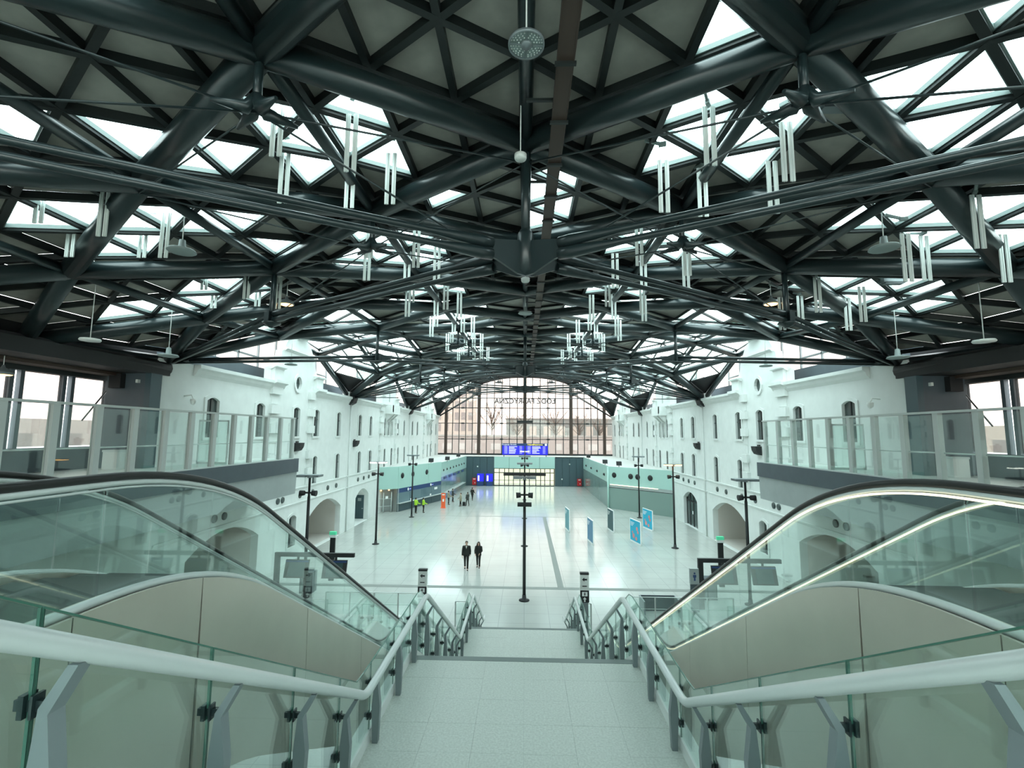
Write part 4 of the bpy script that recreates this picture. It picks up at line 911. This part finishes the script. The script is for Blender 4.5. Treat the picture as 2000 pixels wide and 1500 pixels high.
obj('print', MB().box((-0.25, -0.02, 0.05), (0.25, 0.02, 1.75)), 'orange', t); obj('foot', MB().box((-0.3, -0.12, 0), (0.3, 0.12, 0.06)), 'orange', t)
g = MB().cbox((0, -0.025, 1.55), (0.3, 0.01, 0.12)).cbox((0, -0.025, 0.9), (0.2, 0.01, 0.3)); obj('text_lines', g, 'white', t)
# floodlights on the pavilion roofs
for x, y, lab in ((-12.0, 60.2, 'small black floodlight on the left pavilion, above the ticket windows'), (-10.7, 65.0, 'small black floodlight on the left pavilion, just past its corner'), (-10.6, 75.0, 'small black floodlight on the left pavilion, nearest the back wall'), (10.1, 75.0, 'small black floodlight on the right pavilion, nearest the back wall'), (10.25, 60.5, 'small black floodlight on the right pavilion, just behind its corner'), (11.3, 56.9, 'small black floodlight on the right pavilion, above the light strip')):
    t = thing('floodlight', lab, 'floodlight', (x, y, ZT), 0, 'floodlights on the pavilion roofs'); obj('stand', MB().box((-0.03, -0.03, 0), (0.03, 0.03, 0.25)), 'black', t); obj('head', MB().prism([(-0.3, -0.2, 0.2), (0.3, -0.2, 0.2), (0.3, -0.1, 0.65), (-0.3, -0.1, 0.65)], (0, 0.3, 0.05)), 'black', t)
# wall loudspeakers and cameras
for s in (-1, 1):
    for y, lab in ((32.5, 'black half-round loudspeaker below the %s gable window'), (43.6, 'black half-round loudspeaker beside the %s downpipe')):
        t = thing('loudspeaker', lab % SIDE[s], 'loudspeaker', (15.99*s, y, 7.75))
        q = MB(); P = [(0, 0.3), (-0.42, 0.3), (-0.38, 0.02), (-0.24, -0.22), (0, -0.3)]
        q.prism([(a*s, -0.32, b) for a, b in P], (0, 0.64, 0)); obj('body', q, 'black', t); obj('bracket', MB().cbox((0, 0, 0.36), (0.16, 0.3, 0.1)), 'black', t)
    t = thing('security_camera', 'white dome camera with arm on the %s wall near the dark pillar' % SIDE[s], 'camera', (16*s, 21.4, 10.2))
    obj('arm', MB().sweep([(0, 0, 0.25), (-0.35*s, 0, 0.3), (-0.45*s, 0, 0.1)], 0.03, 8), 'whiteplastic', t); obj('dome', MB().lathe([(0.02, -0.16), (0.1, -0.1), (0.13, 0.0), (0.13, 0.1), (0.03, 0.12)], (-0.45*s, 0, 0), 12), 'whiteplastic', t)
    t = thing('restroom_sign', 'small white restroom pictogram sign over the %s near arch' % SIDE[s], 'sign', (15.95*s, 22.8, 3.3))
    g = MB(); 
    for dx in (-0.14, 0.14): pictogram(g, dx, 0, 0, 0.42)
    o = obj('symbol', g, 'white', t); o.rotation_euler = (0, 0, -pi/2*s*-1 if s > 0 else -pi/2)
    o.rotation_euler = (0, 0, pi/2 if s < 0 else -pi/2)

# ------------------------------------------------------------------ hanging things
def pendant(x, y, z, zt, kind, lab):
    t = thing('pendant_lamp' if kind != 'd' else 'smoke_detector', lab, 'lamp' if kind != 'd' else 'detector', (x, y, z))
    obj('cord', MB().tube((0, 0, 0.05), (0, 0, zt-z), 0.012, 6), 'whiteplastic', t)
    if kind == 'r':
        obj('rim', MB().lathe([(0.215, 0.0), (0.235, 0.0), (0.235, 0.04), (0.215, 0.04), (0.215, 0.0)], n=28, cap=False), 'post', t)
        obj('plate', MB().lathe([(0.07, 0.025), (0.215, 0.025), (0.215, 0.035), (0.07, 0.035)], n=28, sm=False, cap=False), 'frame_lt', t)
        obj('hub_disc', MB().lathe([(0.01, -0.01), (0.07, -0.01), (0.07, 0.06), (0.01, 0.09)], n=16), 'post', t)
        for k in range(4): a = k*pi/2+0.1; obj('spoke', MB().bar((0.06*cos(a), 0.06*sin(a), 0.018), (0.22*cos(a), 0.22*sin(a), 0.018), 0.012, 0.012), 'post', t)
        g = MB()
        for rr, n in ((0.10, 12), (0.135, 18), (0.17, 24), (0.2, 28)):
            for k in range(n):
                a = 2*pi*(k+.5)/n
                if min((a-0.1) % (pi/2), pi/2-(a-0.1) % (pi/2)) > 0.12: g.lathe([(0.004, 0.016), (0.009, 0.018), (0.009, 0.026)], (rr*cos(a), rr*sin(a), 0), 6)
        tag(obj('light_dots', g, 'white', t), kind='stuff')
    elif kind == 'd': obj('body', MB().lathe([(0.02, -0.06), (0.10, -0.05), (0.115, -0.02), (0.115, 0.05), (0.02, 0.065)], n=18), 'whiteplastic', t)
    elif kind == 'p': obj('body', MB().lathe([(0.02, -0.03), (0.24, -0.03), (0.26, 0.0), (0.24, 0.04), (0.05, 0.06)], n=18), 'whiteplastic', t)
    elif kind == 'l':
        obj('shade', MB().lathe([(0.02, 0.0), (0.30, -0.02), (0.33, 0.0), (0.30, 0.05), (0.09, 0.08), (0.07, 0.3), (0.02, 0.32)], n=18), 'frame_lt', t)
    else:
        obj('shade', MB().lathe([(0.26, -0.02), (0.28, 0.0), (0.22, 0.12), (0.06, 0.2), (0.03, 0.3)], n=18), 'post', t); obj('lit_face', MB().lathe([(0.01, -0.05), (0.2, -0.04), (0.255, -0.01)], n=18), 'lampo', t)
pendant(0, 5.5, 13.76, 15.3, 'r', 'round perforated ring lamp on a cord under the ridge, closest overhead')
pendant(-0.1, 8.15, 13.9, 15.3, 'd', 'white smoke detector on a cord just before the steel star hub')
pendant(0, 12.0, 12.85, 15.3, 'd', 'white smoke detector on a cord just below the steel star hub')
pendant(0, 21.0, 14.3, 15.3, 'l', 'grey disc lamp on a cord behind the steel star hub')
for s in (-1, 1):
    pendant(12.65*s, 13, 11.42, 13.4, 'p', 'white disc pendant near the wall, %s side, before the dark pillar' % SIDE[s])
    pendant(12.9*s, 16.3, 11.5, 13.3, 'l', 'grey disc lamp by the %s wall bracket where the paired rods end' % SIDE[s])
    pendant(9.05*s, 17.0, 13.62, 14.5, 'o', 'glowing orange pendant lamp under the %s side of the vault' % SIDE[s])
    pendant(12.6*s, 24.5, 12.4, 14.5, 'l', 'grey disc lamp over the %s white wall beside the gable' % SIDE[s])
    pendant(8.75*s, 11.2, 13.35, 14.6, 'l', 'grey disc lamp hanging under the %s near-wall skylight strips' % SIDE[s])
pendant(-16.9, 14.5, 10.6, 11.2, 'o', 'glowing orange pendant lamp at the left edge under the gallery beam')

# ------------------------------------------------------------------ people
def person(x, y, rz, h, lab, coat, trous, hairm, hair, stride=0.25, hem=0.47, shirt=None, arms=0.1, bend=0.0, group=None):
    k = h/1.75
    t = thing('person', lab, 'person', (x, y, 0), rz, group)
    V = [(0, 0, 0.95), (0, 0.0, 1.15), (0, 0, 1.36), (0, 0, 1.46), (0, -0.01, 1.53), (0, -0.02, 1.60), (0, -0.015, 1.69)]
    R = [(0.15, 0.11), (0.13, 0.10), (0.16, 0.10), (0.07, 0.07), (0.055, 0.06), (0.075, 0.09), (0.06, 0.075)]
    E = [(i, i+1) for i in range(6)]
    hipz = 0.9; leg = {}
    for s in (-1, 1):
        f = stride*s; b = len(V)
        pts = [(0.09*s, 0, hipz), (0.095*s, -f*0.42-0.03, 0.5), (0.095*s, -f*0.75, 0.085+(0.04 if f < 0 else 0)), (0.10*s, -f*0.75-0.14, 0.03+(0.0 if f < 0 else 0.0))]
        V += pts; R += [(0.085, 0.09), (0.055, 0.06), (0.04, 0.045), (0.035, 0.025)]; E += [(0, b), (b, b+1), (b+1, b+2), (b+2, b+3)]; leg[s] = pts
    arm = {}
    for s in (-1, 1):
        f = -stride*s*0.6+arms; b = len(V)
        pts = [(0.185*s, 0, 1.40), (0.235*s, -f*0.25+0.02, 1.12), (0.24*s-bend*0.1*s, -f*0.8-bend*0.2, 0.90+bend*0.12), (0.238*s-bend*0.13*s, -f*0.95-bend*0.25, 0.83+bend*0.14)]
        V += pts; R += [(0.055, 0.055), (0.04, 0.04), (0.027, 0.03), (0.018, 0.036)]; E += [(2, b), (b, b+1), (b+1, b+2), (b+2, b+3)]; arm[s] = pts
        hx, hy, hzz = pts[3]
        for q in range(4):
            c = len(V); yo = (q-1.5)*0.02; ln = (0.065, 0.08, 0.075, 0.06)[q]
            V += [(hx, hy+yo, hzz-0.035), (hx-0.008*s, hy+yo-0.006, hzz-0.035-ln*0.55), (hx-0.02*s, hy+yo-0.008, hzz-0.035-ln)]; R += [(0.009, 0.009), (0.0085, 0.0085), (0.007, 0.007)]; E += [(b+3, c), (c, c+1), (c+1, c+2)]
        c = len(V); V += [(hx-0.012*s, hy-0.042, hzz+0.0), (hx-0.018*s, hy-0.058, hzz-0.045)]; R += [(0.011, 0.011), (0.009, 0.009)]; E += [(b+3, c), (c, c+1)]
    me = bpy.data.meshes.new('body'); me.from_pydata([tuple(c*k for c in v) for v in V], E, []); ob = bpy.data.objects.new('body', me); C.objects.link(ob)
    ob.modifiers.new('skin', 'SKIN')
    for i, sv in enumerate(me.skin_vertices[0].data): sv.radius = (R[i][0]*k, R[i][1]*k); sv.use_root = (i == 0)
    ss = ob.modifiers.new('sub', 'SUBSURF'); ss.levels = 1; ss.render_levels = 1
    dg = bpy.context.evaluated_depsgraph_get(); m2 = bpy.data.meshes.new_from_object(ob.evaluated_get(dg)); bpy.data.objects.remove(ob)
    m2.name = 'body'; m2.polygons.foreach_set('use_smooth', [True]*len(m2.polygons))
    # face relief: nose, chin, ears added into the same body mesh
    bm = bmesh.new(); bm.from_mesh(m2)
    def blob(c, r):
        rr = bmesh.ops.create_icosphere(bm, subdivisions=1, radius=1.0)
        for v in rr['verts']: v.co = Vector((v.co.x*r[0], v.co.y*r[1], v.co.z*r[2]))*k + Vector(c)*k
    blob((0, -0.108, 1.60), (0.013, 0.022, 0.02)); blob((0, -0.085, 1.53), (0.03, 0.025, 0.018)); blob((0.078, -0.01, 1.60), (0.012, 0.022, 0.032)); blob((-0.078, -0.01, 1.60), (0.012, 0.022, 0.032)); blob((0, -0.02, 1.62), (0.078, 0.095, 0.115))
    bm.to_mesh(m2); bm.free(); m2.materials.clear()
    body = obj('body', m2, 'skin', t)
    e = MB()
    for s in (-1, 1): e.lathe([(0.002, -0.01*k), (0.011*k, 0), (0.002, 0.01*k)], (0.03*k*s, -0.104*k, 1.625*k), 8)
    obj('eyes', e, 'black', t)
    obj('mouth', MB().cbox((0, -0.108*k, 1.553*k), (0.045*k, 0.012*k, 0.010*k)), 'pink', t)
    def ell(rings, n=16):
        vs, fs = [], []
        for (cx, cy, z, rx, ry) in rings:
            for q in range(n): a = 2*pi*q/n; vs.append(((cx+rx*cos(a))*k, (cy+ry*sin(a))*k, z*k))
        for r_ in range(len(rings)-1):
            for q in range(n): fs.append((r_*n+q, r_*n+(q+1) % n, (r_+1)*n+(q+1) % n, (r_+1)*n+q))
        fs += [tuple(range(n-1, -1, -1)), tuple((len(rings)-1)*n+q for q in range(n))]
        return vs, fs
    g = MB(); g.add(*ell([(0, 0, hem*1.75, 0.21, 0.15), (0, 0, 0.98, 0.20, 0.145), (0, 0, 1.15, 0.175, 0.13), (0, 0, 1.34, 0.205, 0.135), (0, 0, 1.42, 0.185, 0.115), (0, 0, 1.475, 0.085, 0.08)]), True)
    for s in (-1, 1): g.sweep([Vector(p)*k for p in [(0.15*s, 0, 1.405)]+arm[s][:3]], [0.07*k, 0.075*k, 0.062*k, 0.045*k], 10)
    obj('coat', g, coat, t)
    if shirt: obj('shirt', MB().prism([(-0.055*k, -0.125*k, 1.45*k), (0.055*k, -0.125*k, 1.45*k), (0, -0.14*k, 1.27*k)], (0, 0.02, 0)), shirt, t)
    g = MB()
    for s in (-1, 1): g.sweep([Vector(p)*k for p in [(0.075*s, 0, 0.98)]+leg[s][:3]], [0.11*k, 0.098*k, 0.068*k, 0.055*k], 10)
    obj('trousers', g, trous, t)
    g = MB()
    for s in (-1, 1): a, b = Vector(leg[s][2])*k, Vector(leg[s][3])*k; g.sweep([a+Vector((0, 0.05*k, -a.z+0.04*k)), Vector((a.x, a.y-0.05*k, 0.045*k)), Vector((b.x, b.y-0.03*k, 0.03*k))], [0.035*k, 0.045*k, 0.028*k], 8)
    obj('shoes', g, 'black', t)
    rings = [(0, 0.012, 1.735, 0.035, 0.04), (0, 0.008, 1.72, 0.07, 0.085), (0, 0.012, 1.67, 0.09, 0.10), (0, 0.028, 1.62, 0.092, 0.085), (0, 0.04, 1.575, 0.088, 0.068)]
    if hair == 'long': rings += [(0, 0.045, 1.5, 0.10, 0.07), (0, 0.05, 1.38, 0.125, 0.08), (0.0, 0.06, 1.26, 0.11, 0.07), (0, 0.07, 1.20, 0.06, 0.05)]
    else: rings += [(0, 0.05, 1.545, 0.06, 0.045)]
    v, f = ell(rings[::-1]); hm = MB().add(v, f, True)
    if hair == 'long':
        for s in (-1, 1): hm.sweep([Vector(p)*k for p in [(0.07*s, -0.03, 1.68), (0.095*s, -0.045, 1.58), (0.11*s, -0.075, 1.44), (0.10*s, -0.11, 1.30)]], [0.03*k, 0.035*k, 0.045*k, 0.025*k], 8)
    obj('hair', hm, hairm, t)
    return t
person(-3.78, 31.35, 0.05, 1.80, 'person with short hair in a black coat and pale collar, walking towards the stairs', 'coat', 'trous', 'hairm', 'short', 0.30, 0.47, 'shirt')
person(-3.03, 31.8, -0.1, 1.66, 'person with long dark hair in a black coat, walking beside the black-coated companion', 'coat', 'trous', 'hair', 'long', 0.16, 0.47, None, 0.25, 1.0)
person(-12.0, 52.3, 2.6, 1.70, 'person in yellow vest and dark trousers before the ticket windows, nearer the left lamp post', 'hivis', 'trous', 'black', 'short', 0.06, 0.52, None, 0.4, 1.0)
person(-11.25, 52.7, 2.2, 1.64, 'person in yellow vest and dark trousers before the ticket windows, nearer the orange banner', 'hivis', 'trous', 'black', 'short', 0.08, 0.52, None, 0.3, 0.8)
person(-9.4, 58.6, 2.2, 1.72, 'person in pale jacket and dark trousers standing behind the orange banner', 'coatg', 'trous', 'hairm', 'short', 0.10, 0.5, None, 0.3, 1.0)
person(-9.25, 61.0, 1.9, 1.70, 'person in dark clothes leaning at the shop counter', 'coatd', 'trous', 'hairm', 'short', 0.08, 0.45, None, 0.2, 0.8)
person(-7.75, 57.6, -1.2, 1.62, 'person in a long beige coat waiting beside a small black bag', 'coatg', 'trous', 'hairm', 'short', 0.15, 0.36, None, 0.2, 0.4)
person(-6.95, 57.9, -2.4, 1.66, 'person in dark jacket walking with a black bag at the side', 'coatd', 'coatd', 'hairm', 'short', 0.25, 0.46, None, 0.2, 0.4)
person(-6.9, 62.6, 2.8, 1.68, 'person in black walking away, closest to the back wall', 'coat', 'trous', 'hair', 'short', 0.28, 0.46, None, 0.2, 0.5)
t = thing('trolley_bag', 'small black wheeled bag on the floor between two waiting people', 'bag', (-7.35, 57.6, 0))
obj('body', MB().box((-0.17, -0.1, 0.05), (0.17, 0.1, 0.52)), 'black', t); obj('handle', MB().sweep([(-0.1, 0.08, 0.5), (-0.1, 0.08, 0.85), (0.1, 0.08, 0.85), (0.1, 0.08, 0.5)], 0.012, 6), 'post', t)
for s in (-1, 1): obj('wheel', MB().tube((0.13*s-0.02, 0.05, 0.05), (0.13*s+0.02, 0.05, 0.05), 0.05, 10), 'black', t)

# ------------------------------------------------------------------ outside the windows
def block(name, x0, x1, y0, y1, z0, z1, m, lab, wins=None, wm='cwin', roofm=None):
    t = thing(name, lab, 'building', ((x0+x1)/2, y0, 0)); cx = (x0+x1)/2
    obj('wall', MB().box((x0-cx, 0, z0), (x1-cx, y1-y0, z1)), m, t)
    for a, b, c, d in (wins or []): obj('window', MB().box((a-cx, -0.08, c), (b-cx, 0.02, d)), wm, t)
    obj('roof', MB().box((x0-cx-0.2, -0.3, z1), (x1-cx+0.2, y1-y0, z1+0.4)), roofm or 'roofw', t); return t
W_ = []
for x in (-31.0, -28.5, -25.5, -22.6, -20.5, -18.2):
    for r in range(6):
        if (x, r) != (0, 0): W_.append((x, x+(0.9 if int(x) % 2 else 1.5), 9.5+3.6*r, 11.9+3.6*r))
block('apartment_building', -33, -17, 150, 165, 0, 30, 'bone', 'tall cream apartment block behind the left part of the arched window', W_)
bw = [(-34+4.2*k, -34+4.2*k+(1.6 if k % 3 else 2.4), 4.6, 6.2) for k in range(17)]
block('station_annexe', -40, 40, 122, 130, -0.4, 8.0, 'pale', 'long low concrete building with pale roof band behind the arched window', bw, 'white')
block('warehouse', -8, 45, 200, 215, 0, 15.0, 'soffit', 'distant pale low building line under bare trees', [(-4+6*k, -1+6*k, 8, 12) for k in range(8)], 'bone')
def tree(x, y, h, lab):
    t = thing('bare_tree', lab, 'tree', (x, y, 0)); rnd = random.Random(int(x*10)); g = MB()
    g.tube((0, 0, 0), (0, 0, h*0.5), 0.35, 7, 0.22); obj('trunk', g, 'bark', t); g = MB()
    for k in range(26):
        a = rnd.uniform(0, 2*pi); z = h*rnd.uniform(0.35, 0.6); r = h*rnd.uniform(0.15, 0.32); p1 = Vector((r*cos(a)*0.6, r*sin(a)*0.6, z+h*0.18)); p2 = Vector((r*cos(a), r*sin(a), z+h*rnd.uniform(0.28, 0.42)))
        g.sweep([(0, 0, z), p1, p2], [0.12, 0.08, 0.03], 4)
        for m_ in range(3): g.tube(p1, p1+Vector((rnd.uniform(-2, 2), rnd.uniform(-2, 2), rnd.uniform(1, 3))), 0.05, 3, 0.02)
    obj('branches', g, 'bark', t)
for x, y, h, lab in ((-13, 185, 26, 'bare tree left of the middle column of the arched window'), (-3, 192, 21, 'bare tree just left of the lettering behind the arched window'), (12, 185, 22, 'bare tree right of the middle column of the arched window'), (22, 190, 20, 'smaller bare tree beyond the right part of the arched window'), (30, 190, 18, 'bare tree at the right end of the arched window')): tree(x, y, h, lab)
# neighbours beyond the gallery windows
def side_block(s, lab):
    t = thing('neighbour_building', lab, 'building', (34.0*s, 0, 0))
    obj('wall', MB().box((min(0, 8*s), -30, 0), (max(0, 8*s), 60, 9.6)), 'pale' if s < 0 else 'bone', t); obj('upper_wall', MB().box((min(1.5*s, 8*s), -30, 9.6), (max(1.5*s, 8*s), 30, 13.0)), 'white', t)
    for k in range(9): obj('window', MB().box((min(1.42*s, 1.5*s), 2+3.2*k, 10.4), (max(1.42*s, 1.5*s), 4.4+3.2*k, 12.2)), 'cwin', t)
    for k in range(12): obj('window', MB().box((min(-0.08*s, 0), 1+3.6*k, 6.2), (max(-.08*s, 0), 2.6+3.6*k, 8.6)), 'cwin', t)
side_block(-1, 'pale building with window rows beyond the left gallery glazing'); side_block(1, 'cream building beyond the right gallery glazing')
for o in list(bpy.data.objects):
    if o.type == 'MESH' and not o.data.users: pass
